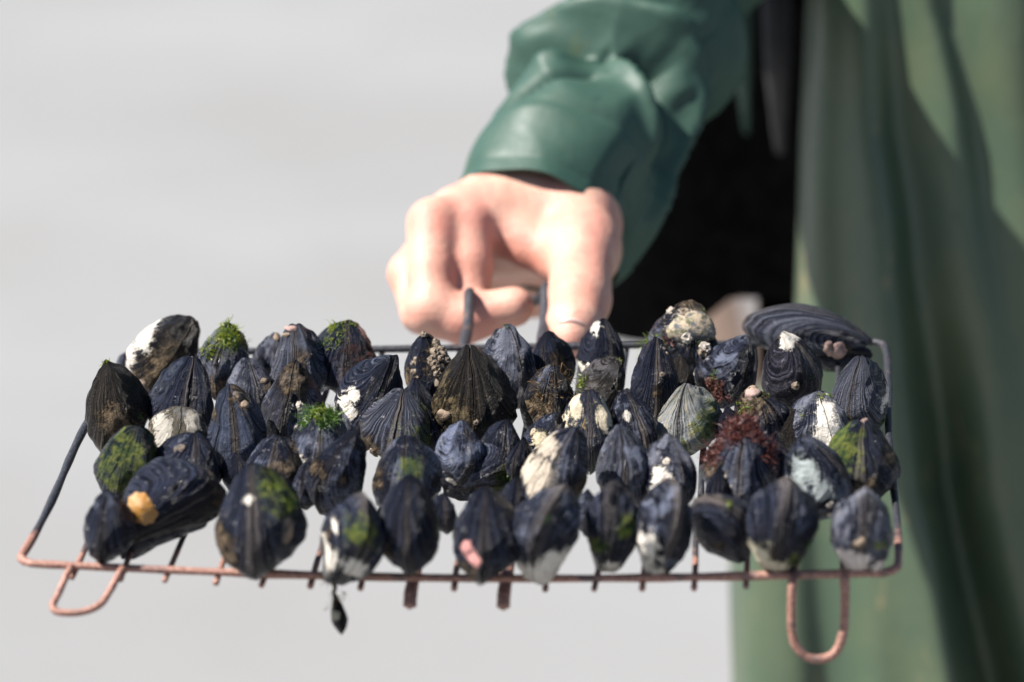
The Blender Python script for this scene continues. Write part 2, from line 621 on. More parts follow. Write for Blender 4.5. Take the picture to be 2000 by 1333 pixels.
# ------------------------------------------------------------------ mussels
NS, NTT = 40, 60
S_ = 0.012 + (1 - 0.012) * (1 - (1 - np.linspace(0, 1, NS)) ** 1.25)
T_ = np.linspace(0.05, 2 * math.pi - 0.05, NTT)
SG, TG = np.meshgrid(S_, T_, indexing='ij')
VF = grid_faces(NS, NTT)


def ray_plane(px, py, p0, nrm):
    d = P(px, py, 1.0)
    return d * ((p0 @ nrm) / (d @ nrm))


STYLES = {
    'black': dict(worn=0.25, tan=0.06),
    'blue': dict(worn=0.62, tan=0.12),
    'grey': dict(worn=0.78, tan=0.12, cworn=(0.125, 0.132, 0.168)),
    'brown': dict(worn=0.35, tan=0.55, grit=0.8, c1=(0.04, 0.033, 0.027), ctan=(0.20, 0.145, 0.085)),
    'muddy': dict(worn=0.25, tan=0.25, grit=1.1, c0=(0.008, 0.007, 0.0065), c1=(0.033, 0.029, 0.026)),
    'ribbed': dict(worn=0.35, tan=0.12, ribs=0.9),
    'pale': dict(worn=0.75, tan=0.75, cworn=(0.22, 0.23, 0.24), ctan=(0.40, 0.34, 0.22)),
    'green': dict(worn=0.45, tan=0.35, ctan=(0.16, 0.17, 0.05), cworn=(0.10, 0.13, 0.10)),
    'yellow': dict(worn=0.55, tan=0.45, ctan=(0.45, 0.32, 0.10)),
}
mcount = [0]


def strand_mesh(rs, centre, normal, size, n, width, droop, spread, curl, segs=5, lift=0.32):
    V, F = [], []
    nrm = unit(normal)
    t1 = unit(np.cross(nrm, [0.3, 0.7, 0.2]))
    t2 = np.cross(nrm, t1)
    ph0 = rs.uniform(0, 6.28)
    for _ in range(n):
        a, rr = rs.uniform(0, 6.283), math.sqrt(rs.uniform()) * size * spread
        off = t1 * math.cos(a) * rr + t2 * math.sin(a) * rr
        p = centre + off - nrm * size * (0.10 + 0.5 * (rr / size) ** 2)
        d = unit(nrm * lift + off / size * 0.9 + rs.normal(size=3) * 0.45)
        ln = size * rs.uniform(0.35, 1.0) * (0.75 + 0.4 * math.sin(2.0 * a + ph0) + 0.25 * math.sin(5 * a + 2 * ph0)) / segs
        side = unit(np.cross(d, rs.normal(size=3)))
        wd = width * rs.uniform(0.6, 1.3)
        base = len(V)
        for s in range(segs + 1):
            w = wd * (1 - 0.75 * s / segs)
            V.append(p + side * w)
            V.append(p - side * w)
            p = p + d * ln
            d = unit(d + rs.normal(size=3) * curl + droop)
        for s in range(segs):
            b = base + 2 * s
            F.append((b, b + 1, b + 3, b + 2))
    return np.array(V), np.array(F)


def barnacle_mesh(rs, size):
    n = 9
    V, F = [], []
    prof = [(1.0, -0.25), (0.93, 0.18), (0.68, 0.62), (0.42, 0.80), (0.30, 0.55)]
    for r, h in prof:
        for k in range(n):
            a = 2 * math.pi * k / n
            rr = r * (1 + 0.16 * rs.normal())
            V.append((rr * math.cos(a) * size, rr * math.sin(a) * size, 0.7 * h * size * (1 + .15 * rs.normal())))
    for i in range(len(prof) - 1):
        for k in range(n):
            l = (k + 1) % n
            F.append((i * n + k, i * n + l, (i + 1) * n + l, (i + 1) * n + k))
    F.append(tuple((len(prof) - 1) * n + k for k in range(n)))
    return np.array(V), F


def limpet_mesh(rs, size, h=0.5, ribs=22):
    n, m = 44, 9
    V, F = [], []
    for i in range(m):
        q = 1 - i / (m - 1)
        for k in range(n):
            a = 2 * math.pi * k / n
            rr = q * (1 + 0.05 * math.sin(a * ribs * .5) * q + 0.06 * math.sin(2 * a + 1)) * size
            V.append((rr * math.cos(a), rr * math.sin(a) * 0.88, size * h * (1 - q ** 1.7) - size * 0.12 * q))
    for i in range(m - 1):
        for k in range(n):
            l = (k + 1) % n
            F.append((i * n + k, i * n + l, (i + 1) * n + l, (i + 1) * n + k))
    return np.array(V), F


def lump_mesh(rs, size):
    nu, nv = 12, 16
    V = []
    nz = Noise(rs.randint(1e6), 1.1 / size * 0.5)
    for i in range(nu):
        th = math.pi * (i + 0.02) / (nu - 1 + 0.04)
        for k in range(nv):
            ph = 2 * math.pi * k / nv
            V.append((math.sin(th) * math.cos(ph), math.sin(th) * math.sin(ph) * .8, math.cos(th) * .75))
    V = np.array(V) * size
    V = V * (1 + 0.22 * nz(V))[:, None]
    return V, grid_faces(nu, nv, True)


def mussel(label, T, B, w, umbo='u', yaw=0, style='black', spots=(), extras=(), lean=0.0, Z=None, dz=0.0,
           dr=1.36, sink=0.003, p=None, keel=1.0, beak=0.90, hair=6, bend=None, apex=None):
    i = mcount[0]
    mcount[0] += 1
    rs = np.random.RandomState(100 + i)
    if Z is None:
        Bp = ray_plane(B[0], B[1], FL - NX * sink, NX)
        ax2 = unit(NX + lean * AX)
        Tp = ray_plane(T[0], T[1], Bp, np.cross([1.0, 0, 0], ax2))
    else:
        Bp, Tp = P(B[0], B[1], Z), P(T[0], T[1], Z + dz)
    Bw, Tw = cw(Bp), cw(Tp)
    ext_ = (Tw - Bw) * 0.03
    deep = 4.0 if (umbo == 'u' and Z is None and 770 < B[1] < 1010) else 1.0
    Bw, Tw = Bw - ext_ * deep, Tw + ext_
    L = np.linalg.norm(Tw - Bw)
    zc = unit(Tw - Bw)
    view = unit((Bw + Tw) / 2 - CAM)
    yc = unit(view - zc * (view @ zc))
    xc = np.cross(yc, zc)
    M = frame(Bw, xc, yc, zc)
    W = 1.10 * w / FPX * (Bp[2] + Tp[2]) / 2
    D = W * dr
    style_p = dict(STYLES[style])
    if p:
        style_p.update(p)
    mt = mat_shell('mussel_shell', 1000 + i * 7, style_p)
    mo = root('mussel', label, 'mussel', M, 'mussels packed on the wire rack')
    # margin of the shell, umbo at the origin
    fat = rs.uniform(0.85, 1.15)
    if apex is None:
        apex = rs.uniform(1.1, 1.85) if umbo == 'u' else rs.uniform(1.1, 1.5)
    sh = np.sin(TG / 2)
    zM = sh ** 2
    yM = np.sin(TG) * sh ** 0.7 * np.where(TG < math.pi, 0.60 * fat, 0.44)
    prof = (1 - SG ** rs.uniform(2.0, 2.6)) ** keel * SG ** beak * sh ** apex
    profs = []
    for vv in range(2):
        k1 = rs.normal(size=90)
        kn = np.interp(SG * 80 + 1.5 * np.sin(TG * 2 + i + vv), np.arange(90), k1)
        kb = np.interp(SG * 22 + 0.8 * np.sin(TG * 1.5 + 2 * vv), np.arange(90), k1[::-1])
        profs.append(prof * (1 + 0.010 * kn * np.sqrt(SG) + 0.045 * kb * SG ** 2))
    y0, z0 = SG * yM, SG * zM
    pn = Noise(i * 3 + 1, 1.1)
    pf = Noise(i * 3 + 2, 4.5)
    valves = []
    half = prof.max()
    for side in (-1, 1):
        x = profs[(side + 1) // 2] / half * 0.5
        gap = 0.014 + 0.050 * np.exp(-(SG / 0.28) ** 2) * (2.3 if umbo == 'd' else 0.5)
        x = side * (x * rs.uniform(0.94, 1.04) + gap * (1 - 0.5 * SG))
        pts = np.stack([x, y0, z0], -1).reshape(-1, 3)
        valves.append(pts)
    allp = np.concatenate(valves)
    # scale to size (thickness -> W, length -> L, height -> D)
    ext = allp.max(0) - allp.min(0)
    mid = (allp.max(0) + allp.min(0)) / 2
    ya = math.radians(yaw)
    # overall outline seen along y is a mix of thickness and height when turned
    tw = abs(math.cos(ya)) + 0.0
    sx = W / math.hypot(math.cos(ya), math.sin(ya) * dr * 1.02)
    sy = sx * dr * 1.02
    bend = rs.uniform(-0.10, 0.10) if bend is None else bend
    out = []
    for pts in valves:
        q = (pts - [0, mid[1], 0]) / ext
        lump = pn(q * 1.2)
        q[:, 0] *= 1 + 0.07 * lump
        q[:, 1] *= 1 + 0.06 * lump
        q += 0.010 * np.stack([pf(q), pf(q + 7), pf(q + 13)], -1)
        xx, yy, zz = q[:, 0] * sx, q[:, 1] * sy, q[:, 2].copy()
        if umbo == 'u':
            zz = 1 - zz
            yy = -yy
        c, s = math.cos(ya), math.sin(ya)
        x2, y2 = c * xx - s * yy, s * xx + c * yy
        x2 = x2 + bend * W * np.sin(math.pi * np.clip(zz, 0, 1))
        out.append(np.stack([x2, y2, zz * L], -1))
    # marks on the shell: (across -1..1, up 0..1, radius in half-widths, channel)
    for vi, (side, V) in enumerate(zip((-1, 1), out)):
        a = V[:, 0] / (W / 2)
        b = V[:, 2] / L
        cols = np.zeros((len(V), 4))
        cols[:, 3] = 1
        for (sa, sb, sr, ch) in spots:
            d = np.sqrt((a - sa) ** 2 + ((b - sb) * 2 * L / W) ** 2) / (sr * (1.25 if umbo == 'd' and ch == 'w' else 1.0))
            m = np.exp(-0.75 * d * d) * (V[:, 1] < W * 0.25)
            cidx = 'wgm'.index(ch)
            cols[:, cidx] = np.maximum(cols[:, cidx], m)
        uv = np.stack([TG.ravel() / 6.283, SG.ravel()], -1)
        F = VF if (side > 0) else VF[:, ::-1]
        mesh_obj('valve', V, F.copy(), mt, mo, uv=uv, colattr=cols)
    allv = np.concatenate(out)
    front = allv[allv[:, 1] < np.median(allv[:, 1])]

    def surf(a, b):
        d = (front[:, 0] - a * W / 2) ** 2 + (front[:, 2] - b * L) ** 2
        k = np.argsort(d)[:25]
        j = k[np.argmin(front[k, 1])]
        pt = front[j]
        cen = np.array([0, 0, np.clip(b, 0.25, 0.75) * L])
        out_ = unit(pt - cen)
        near = front[np.argsort(((front - pt) ** 2).sum(1))[:40]]
        nr_ = np.linalg.svd(near - near.mean(0))[2][2]
        if nr_ @ out_ < 0:
            nr_ = -nr_
        return pt, unit(nr_ + 0.35 * out_)

    for e in extras:
        kind, a, b, size = e[:4]
        size = size / FPX * 1.83
        pt, nr = surf(a, b)
        if kind in ('tuft', 'dark', 'red', 'tanweed'):
            mm = {'tuft': WEED, 'dark': WEED_DARK, 'red': WEED_RED, 'tanweed': WEED_TAN}[kind]
            n = int(1.35 * (e[4] if len(e) > 4 else 160))
            V, F = strand_mesh(rs, pt, unit(nr + np.array([0, 0, 0.4])), size, n, {'tanweed': 0.00022, 'red': 0.00040}.get(kind, 0.00030),
                               np.array([0, 0, -0.14 if kind != 'red' else 0.0]), 0.85 if kind != 'red' else 0.8, 0.60, 5, 0.32 if kind != 'red' else 0.75)
            mesh_obj('seaweed', V, F, mm, mo)['kind'] = 'stuff'
        elif kind in ('barn', 'mudbarn'):
            for q in range(e[4] if len(e) > 4 else 1):
                aa, bb = (a, b) if q == 0 else (a + rs.normal() * 0.22, b + rs.normal() * 0.10)
                pt, nr = surf(np.clip(aa, -1, 1), np.clip(bb, 0, 1))
                V, F = barnacle_mesh(rs, size * rs.uniform(0.7, 1.25))
                rot = np.array(Vector(nr).to_track_quat('Z', 'Y').to_matrix())
                mesh_obj('barnacle', V @ rot.T + pt, F, BARN if kind == 'barn' else BARN_TAN, mo, smooth=False)
        elif kind in ('limpet', 'whitelimpet'):
            V, F = limpet_mesh(rs, size, 0.34)
            rot = np.array(Vector(unit(nr)).to_track_quat('Z', 'Y').to_matrix())
            mesh_obj('limpet', V @ rot.T + pt, F, ORANGE if kind == 'limpet' else LIME, mo)
        elif kind in ('lump', 'pinklump', 'mudlump'):
            V, F = lump_mesh(rs, size)
            rot = np.array(Vector(nr).to_track_quat('Z', 'Y').to_matrix())
            V = (V * [1.1, 1.1, 0.75]) @ rot.T - nr * size * 0.30
            mesh_obj('crust', V + pt, F, {'lump': LIME, 'pinklump': PINKISH, 'mudlump': MUDCRUST}[kind], mo)
    if hair:
        V, F = [], []
        for q in range(hair):
            k = rs.randint(len(allv))
            vv, ff = strand_mesh(rs, allv[k], unit(allv[k] - [0, 0, L * .5]), W * 0.14, 1, 0.00012, np.array([0, 0, -.05]), 0.02, 0.5, 5)
            F.append(ff + sum(len(x) for x in V))
            V.append(vv)
        mesh_obj('byssus_threads', np.concatenate(V), np.concatenate(F), HAIR, mo)['kind'] = 'stuff'
    return mo


m = mussel
# ---- row along the back bar
m('brown mussel lying aslant on the back corner, white worn flank', (378, 632), (262, 752), 122, 'u', 12, 'brown',
  [(-0.85, 0.55, 0.42, 'w'), (-0.75, 0.25, 0.40, 'w'), (0.4, 0.3, 0.8, 'm'), (0.1, 0.6, 0.5, 'm')], [('mudlump', 0.5, 0.18, 22), ('mudlump', 0.3, 0.05, 16)], dr=1.1)
m('mussel capped by a bright green weed tuft between brown and pink-tipped mussels', (446, 640), (440, 772), 96, 'u', -8, 'grey',
  [(-0.3, 0.3, 0.6, 'm'), (0, 0.9, 0.6, 'g')], [('tuft', -0.1, 0.93, 28, 320), ('tuft', -0.6, 0.80, 24, 220), ('tuft', 0.45, 0.88, 26, 240), ('tuft', 0.05, 1.0, 22, 120)])
m('small grey mussel squeezed behind the blue striped pink-tipped one', (538, 655), (535, 752), 62, 'u', 10, 'grey', [], [('mudlump', 0.2, 0.97, 12)])
m('blue-grey striped mussel with a small pinkish crust on its tip', (576, 640), (578, 790), 104, 'u', -10, 'ribbed',
  [(0.25, 0.7, 0.3, 'm')], [('pinklump', -0.15, 0.97, 11), ('mudlump', -0.3, 0.92, 9)], p=dict(worn=0.6))
m('plump black mussel with green weed and a dark red flank by the bare back bar', (678, 634), (676, 766), 128, 'u', 6, 'black',
  [(0.55, 0.55, 0.6, 'm')], [('tuft', -0.2, 1.0, 26, 180), ('tuft', -0.65, 0.84, 28, 220), ('red', 0.5, 0.5, 20, 130)], p=dict(cmud=(0.16, 0.05, 0.045)))
m('mussel crusted with brown barnacles beside a handle bar', (832, 657), (846, 800), 94, 'u', 14, 'black',
  [(0.6, 0.75, 0.7, 'm'), (-0.8, 0.5, 0.4, 'm')], [('mudbarn', 0.35, 0.85, 9, 16), ('mudbarn', 0.6, 0.6, 10, 12), ('mudbarn', -0.6, 0.6, 7, 5)])
m('worn grey mussel standing between the two handle bars', (995, 638), (996, 780), 102, 'u', 24, 'grey',
  [(-0.5, 0.35, 0.25, 'w')], [('tuft', -0.2, 1.0, 9, 22)])
m('dark narrow mussel under the thumb nail', (1066, 654), (1100, 762), 86, 'u', -20, 'black', [(0.2, 0.6, 0.35, 'm')], [])
m('dark mussel with a white scar beside the thumb', (1182, 629), (1172, 762), 82, 'u', 28, 'black',
  [(0.65, 0.30, 0.35, 'w'), (-0.85, 0.35, 0.3, 'w'), (-0.5, 0.9, 0.3, 'w')], [('barn', -0.8, 0.3, 8, 4)])
m('blue-black mussel topped by a pale barnacled crust and curling threads', (1350, 596), (1346, 742), 122, 'u', 30, 'blue',
  [(-0.2, 0.78, 0.45, 'w'), (0.1, 0.95, 0.9, 'm'), (0.4, 0.75, 0.5, 'g')],
  [('lump', -0.05, 0.80, 38), ('barn', -0.2, 0.72, 11, 5), ('mudbarn', 0.3, 0.85, 12, 7), ('mudlump', 0.8, 0.72, 17), ('red', -0.75, 0.72, 22, 100),
   ('tanweed', 0.5, 0.95, 26, 24), ('tuft', 0.95, 0.35, 26, 110), ('tuft', -1.15, 0.52, 42, 360)], beak=0.5)
m('long ribbed mussel lying flat on the back bar near the corner', (1456, 640), (1694, 668), 92, 'd', 66, 'ribbed',
  [(-0.5, 0.2, 0.3, 'm')], [('pinklump', -0.75, 0.22, 20), ('pinklump', -0.7, 0.30, 17)], Z=1.915, dz=0.01, dr=1.0, p=dict(worn=0.2, tan=0.2, ctan=(0.13, 0.07, 0.05), crib=(0.075, 0.080, 0.10), grit=0.6), hair=14, bend=0.07)
m('black mussel lying under the long ribbed one', (1575, 690), (1698, 695), 58, 'd', 20, 'black', [], [], Z=1.925, dr=1.2)
# ---- fourth row
m('mud-black rough mussel standing over the side rail farther from the person', (206, 712), (222, 872), 116, 'u', -28, 'muddy',
  [(0.2, 0.5, 0.6, 'm')], [('tuft', 0.0, 1.0, 10, 34), ('dark', 0.95, 0.3, 14, 60), ('dark', 1.0, 0.5, 10, 40)], bend=0.12)
m('blue-black mussel with a pale seam line next to the rough muddy one', (378, 708), (344, 862), 120, 'u', 8, 'blue',
  [(0.05, 0.55, 0.16, 'w')], [], p=dict(worn=0.4))
m('small grey mussel with toothed ridges in front of the pink-tipped one', (486, 704), (492, 812), 96, 'u', 12, 'grey',
  [(0.7, 0.6, 0.35, 'm')], [('mudlump', 0.6, 0.75, 9)], p=dict(ribs=0.5))
m('tall mussel with a mud-black neck and white lime at its base', (576, 710), (556, 876), 108, 'u', -12, 'blue',
  [(0.0, 0.85, 0.6, 'm'), (0.6, 0.55, 0.35, 'w'), (0.55, 0.2, 0.5, 'w'), (-0.4, 0.08, 0.4, 'w')], [('barn', 0.7, 0.5, 9, 7), ('barn', 0.3, 0.2, 6, 4)], p=dict(c0=(0.016, 0.015, 0.017)))
m('dark blue ribbed mussel with an ochre crust on its shoulder', (448, 757), (462, 915), 106, 'u', -6, 'ribbed',
  [(0.45, 0.92, 0.5, 'm'), (-0.7, 0.75, 0.25, 'm')], [('mudlump', 0.45, 0.93, 13), ('mudlump', 0.65, 0.85, 10)], p=dict(crib=(0.07, 0.085, 0.13)))
m('pale rounded mussel with two white lobes', (356, 802), (352, 905), 112, 'u', 0, 'pale',
  [(-0.6, 0.75, 0.42, 'w'), (0.35, 0.85, 0.3, 'w'), (0.3, 0.5, 0.6, 'm')], [], p=dict(c0=(0.05, 0.045, 0.035), c1=(0.12, 0.10, 0.075), cwhite=(0.42, 0.39, 0.34)), keel=0.6, beak=0.5)
m('blue-black mussel with a big chalk white patch on its flank', (772, 702), (704, 860), 118, 'u', 22, 'blue',
  [(-0.72, 0.42, 0.38, 'w'), (-0.72, 0.24, 0.34, 'w'), (-0.7, 0.58, 0.2, 'w')], [('dark', 0.0, 0.75, 8, 20)], p=dict(worn=0.45), dr=1.1)
m('wide striped mussel with olive moss on one side', (786, 771), (778, 884), 142, 'u', -4, 'ribbed',
  [(0.75, 0.55, 0.6, 'g'), (-0.8, 0.35, 0.4, 'm')], [('dark', 0.8, 0.25, 34, 260), ('dark', 0.6, 0.1, 30, 200), ('mudbarn', -0.85, 0.25, 7, 5)], p=dict(worn=0.5))
m('large mussel, one half gritty brown and the other black', (918, 689), (926, 862), 142, 'u', -2, 'muddy',
  [(-0.5, 0.5, 0.75, 'm'), (-0.8, 0.75, 0.5, 'm')], [('mudbarn', 0.12, 0.55, 5, 1), ('mudlump', -0.85, 0.45, 14)], p=dict(cmud=(0.22, 0.165, 0.085)))
m('grey mussel wrapped in straw-coloured fibres', (1082, 719), (1060, 852), 98, 'u', 14, 'brown',
  [(-0.2, 0.5, 0.8, 'm')], [('tanweed', 0.2, 0.9, 46, 70), ('tanweed', 0.5, 0.75, 38, 50)], p=dict(worn=0.7))
m('matt grey grainy mussel leaning over with weed at its foot', (1206, 699), (1150, 796), 90, 'u', 30, 'muddy',
  [(-0.2, 0.5, 0.5, 'm')], [('tuft', -0.95, 0.45, 18, 90), ('tuft', 0.1, 1.0, 9, 30), ('dark', -0.9, 0.3, 14, 50)], p=dict(worn=0.8, cworn=(0.11, 0.105, 0.11), cmud=(0.12, 0.11, 0.105)))
m('tall narrow black mussel with a notched seam beside the crusted one', (1284, 670), (1276, 824), 88, 'u', 4, 'black',
  [(0.1, 0.55, 0.2, 'm')], [('mudbarn', 0.5, 0.92, 5, 3)], p=dict(worn=0.42, grit=0.7))
m('slanting mussel with a white blunt end and red weed across it', (1462, 664), (1372, 772), 104, 'u', 34, 'blue',
  [(-0.9, 0.05, 0.55, 'w'), (-0.6, 0.1, 0.4, 'w'), (0.1, 0.3, 0.5, 'm')], [('red', 0.1, 0.35, 28, 150), ('tuft', 0.5, 0.15, 14, 60), ('dark', -0.3, 0.5, 14, 50), ('tuft', 0.8, 0.7, 9, 30)])
m('flat mussel turned sideways with a white beak and a small round barnacle', (1538, 656), (1542, 786), 112, 'u', 64, 'blue',
  [(0.05, 0.97, 0.32, 'w')], [('mudbarn', 0.05, 0.42, 8, 1), ('dark', 0.9, 0.55, 12, 40)], p=dict(worn=0.45, c1=(0.035, 0.032, 0.045)), dr=1.0)
m('black ribbed mussel against the side rail nearer the apron', (1680, 702), (1690, 838), 106, 'u', -14, 'ribbed',
  [(-0.5, 0.4, 0.25, 'm'), (0.85, 0.5, 0.3, 'w')], [('dark', 0.9, 0.3, 14, 60)], p=dict(worn=0.25, grit=0.8))
# ---- third row
m('moss-green mussel in front of the rough muddy one', (266, 840), (244, 968), 116, 'u', -6, 'green',
  [(-0.2, 0.7, 0.9, 'g'), (0.5, 0.6, 0.6, 'g'), (-0.2, 0.1, 0.4, 'w')], [])
m('grey mussel carrying a small tan knob near its tip', (384, 856), (376, 962), 122, 'u', 10, 'grey',
  [(-0.9, 0.3, 0.4, 'm')], [('mudlump', -0.5, 0.86, 13)], p=dict(worn=0.5, tan=0.3))
m('blue mussel with brown moss down its shaded side', (540, 860), (530, 966), 120, 'u', -12, 'blue',
  [(0.55, 0.6, 0.6, 'm'), (-0.3, 0.3, 0.4, 'g')], [])
m('blue mussel with white lime flank and a round green weed ball on top', (632, 808), (622, 944), 96, 'u', 4, 'blue',
  [(-0.75, 0.35, 0.55, 'w'), (0.65, 0.55, 0.35, 'w'), (-0.6, 0.08, 0.4, 'w')], [('dark', -0.2, 1.0, 38, 420), ('tuft', 0.1, 1.03, 28, 150)], p=dict(tan=0.35))
m('blue mussel with a sharp dark seam in front of the limed one', (686, 850), (652, 992), 102, 'u', -24, 'blue', [(-0.8, 0.6, 0.4, 'm'), (0.1, 0.55, 0.2, 'm')], [('dark', 0.0, 0.03, 12, 40)])
m('broad blue mussel with a greenish stripe below the mossy striped one', (790, 863), (786, 990), 130, 'u', -6, 'blue',
  [(0.2, 0.75, 0.35, 'g'), (-0.85, 0.6, 0.4, 'm')], [])
m('speckled blue-grey mussel behind the one lying on its side', (906, 829), (880, 936), 86, 'u', 26, 'grey', [(0.0, 0.12, 0.3, 'w')], [], p=dict(cworn=(0.13, 0.15, 0.22)))
m('small black mussel with a grey crust below the large half-brown one', (990, 826), (986, 918), 72, 'u', 8, 'black', [(0.2, 0.2, 0.5, 'm')], [('tuft', 0.4, 0.3, 8, 24)], p=dict(worn=0.45))
m('slim mussel with cream patches tucked under the yellow-streaked one', (1092, 813), (1034, 912), 66, 'u', 30, 'yellow',
  [(-0.2, 0.6, 0.5, 'w'), (-0.4, 0.25, 0.4, 'w')], [('lump', -0.95, 0.6, 12)], p=dict(cwhite=(0.60, 0.52, 0.36)))
m('mussel streaked yellow and cream on its shoulders', (1150, 768), (1150, 904), 102, 'u', 2, 'yellow',
  [(-0.75, 0.55, 0.45, 'w'), (0.6, 0.75, 0.4, 'w'), (-0.5, 0.85, 0.3, 'w')], [], p=dict(cwhite=(0.62, 0.54, 0.40), ribs=0.4))
m('slim blue-grey mussel beside the yellow-streaked one', (1226, 767), (1248, 894), 82, 'u', 18, 'blue', [(-0.2, 0.75, 0.2, 'w')], [('dark', 0.3, 0.15, 20, 110)])
m('pale mussel striped green and cream under the slanting one', (1336, 758), (1346, 874), 120, 'u', -18, 'pale',
  [(0.65, 0.55, 0.55, 'g'), (-0.4, 0.3, 0.4, 'g')], [('dark', 0.7, 0.5, 12, 50)], p=dict(ribs=0.8, crib=(0.35, 0.36, 0.33)))
m('grey mussel with a pink and green crusted top above the red weed', (1472, 762), (1496, 870), 102, 'u', 32, 'blue',
  [(-0.2, 0.95, 0.8, 'm')], [('pinklump', -0.1, 0.96, 14), ('mudlump', 0.0, 1.0, 12), ('tuft', -0.6, 0.85, 24, 130), ('tuft', 0.3, 0.92, 12, 60), ('dark', -0.2, 0.85, 16, 60)])
m('mussel with a long cream white scar below the black ribbed one', (1600, 772), (1612, 886), 108, 'u', 14, 'grey',
  [(0.2, 0.55, 0.5, 'w'), (0.05, 0.25, 0.4, 'w'), (0.1, 0.8, 0.3, 'w')], [('tuft', 0.15, 0.98, 16, 60), ('tuft', -0.75, 0.8, 14, 60)])
# ---- second row
m('blue mussel with a broad cream flank, tall, behind the white-beaked front one', (1116, 842), (1066, 1016), 118, 'u', -10, 'blue',
  [(-0.65, 0.55, 0.5, 'w'), (-0.6, 0.8, 0.3, 'w'), (0.7, 0.5, 0.3, 'm')], [], p=dict(cwhite=(0.55, 0.47, 0.38)))
m('grey striped mussel with a sharp peak and rusty streaks', (1210, 840), (1210, 978), 100, 'u', 0, 'ribbed', [(-0.2, 0.3, 0.4, 'm')], [], p=dict(worn=0.7, ctan=(0.24, 0.14, 0.07), tan=0.35))
m('rounded grey mussel with white lime at its foot beside the weedy one', (1316, 858), (1286, 986), 104, 'u', 34, 'grey',
  [(-0.6, 0.15, 0.5, 'w'), (-0.1, 0.55, 0.4, 'w')], [('barn', -0.1, 0.6, 8, 2)])
m('large mussel wearing a collar of dark red seaweed', (1454, 826), (1442, 980), 136, 'u', -4, 'ribbed',
  [(-0.85, 0.55, 0.4, 'm')], [('red', -0.05, 1.03, 30, 260), ('red', -0.5, 1.0, 36, 320), ('red', -0.95, 0.92, 38, 340), ('red', 0.5, 0.98, 28, 180), ('red', 1.05, 0.80, 34, 260), ('red', -1.1, 0.75, 34, 240), ('tuft', -1.0, 0.72, 9, 30), ('barn', -0.55, 0.55, 4, 2)], p=dict(worn=0.6, crib=(0.085, 0.095, 0.13), tan=0.1))
m('oval mussel seen flat with a mint white patch', (1576, 856), (1590, 1012), 124, 'u', 58, 'blue',
  [(-0.1, 0.68, 0.42, 'w'), (-0.4, 0.5, 0.28, 'w'), (0.3, 0.45, 0.3, 'w')], [('barn', 0.4, 0.28, 6, 2), ('barn', 0.45, 0.08, 6, 1)], p=dict(cwhite=(0.33, 0.37, 0.37)))
m('wide dark mussel with green shoulder against the side rail nearer the apron', (1686, 828), (1690, 970), 132, 'u', 0, 'black',
  [(-0.6, 0.8, 0.6, 'g'), (0.8, 0.65, 0.3, 'm'), (0.15, 0.45, 0.16, 'm'), (-0.12, 0.45, 0.14, 'm')], [('pinklump', 0.0, 1.0, 8)])
m('mussel lying on its side with a brown mossy end', (1018, 918), (868, 948), 102, 'd', 35, 'blue',
  [(0, 0.95, 0.8, 'm'), (0.2, 0.85, 0.7, 'g')], [('dark', 0.3, 0.97, 20, 110)], Z=1.775, dr=1.0)
# ---- row along the front bar
m('dark smooth mussel partly behind the one with the orange limpet', (206, 966), (206, 1096), 88, 'u', -16, 'black', [], [], p=dict(worn=0.5))
m('big blue-black mussel lying down with an orange limpet on it', (424, 950), (228, 1056), 138, 'd', 38, 'black',
  [(0.0, 0.97, 0.6, 'm')], [('limpet', -0.40, 0.25, 30)], Z=1.702, dz=0.015, p=dict(worn=0.45), dr=1.0, keel=0.5, beak=0.42, bend=-0.16)
m('very large mussel with pale edge, cream dot and green weed shoulder', (490, 920), (506, 1120), 158, 'u', -8, 'black',
  [(0.6, 0.85, 0.45, 'g'), (0.85, 0.7, 0.3, 'g'), (-0.1, 0.80, 0.10, 'w'), (-0.8, 0.5, 0.3, 'm'), (-0.7, 0.3, 0.3, 'm')],
  [('tuft', 0.5, 0.88, 18, 110), ('tuft', 0.78, 0.76, 18, 110), ('mudlump', 0.85, 0.55, 22)], p=dict(worn=0.4))
m('mussel with a square white patch and green sides above the hanging small one', (712, 972), (650, 1130), 114, 'd', 18, 'green',
  [(-0.55, 0.28, 0.42, 'w'), (-0.5, 0.12, 0.3, 'w'), (-0.55, 0.66, 0.14, 'w'), (0.5, 0.35, 0.35, 'w'), (0.3, 0.75, 0.5, 'g')], [('tanweed', -0.95, 0.62, 22, 50), ('tanweed', 0.0, 0.0, 24, 40)])
m('plain blue-black mussel with a blunt top, between the square-patched and pink-blotched ones', (796, 938), (802, 1120), 110, 'u', -6, 'black', [(-0.8, 0.35, 0.3, 'm')], [], p=dict(worn=0.45))
m('black mussel with a pink blotch in front of the side-lying one', (946, 960), (940, 1130), 124, 'u', -4, 'black',
  [(-0.42, 0.52, 0.2, 'w'), (-0.25, 0.42, 0.2, 'w'), (-0.4, 0.15, 0.5, 'm')], [], p=dict(cwhite=(0.62, 0.30, 0.28), worn=0.45))
m('mussel standing on two long white beaks beside the thick bar', (1104, 954), (1050, 1128), 120, 'd', -8, 'blue',
  [(-0.7, 0.1, 0.35, 'w'), (0.1, 0.12, 0.5, 'w'), (0.3, 0.35, 0.4, 'w')], [('dark', -0.2, 0.85, 12, 40)], p=dict(tan=0.3))
m('dark mussel with two small white beaks and green smears', (1196, 947), (1186, 1108), 104, 'd', -6, 'black',
  [(-0.6, 0.1, 0.28, 'w'), (0.1, 0.1, 0.28, 'w'), (0.6, 0.65, 0.4, 'g'), (-0.45, 0.4, 0.35, 'g')], [('dark', 0.7, 0.65, 12, 50), ('dark', -0.4, 0.4, 12, 50)], p=dict(worn=0.5))
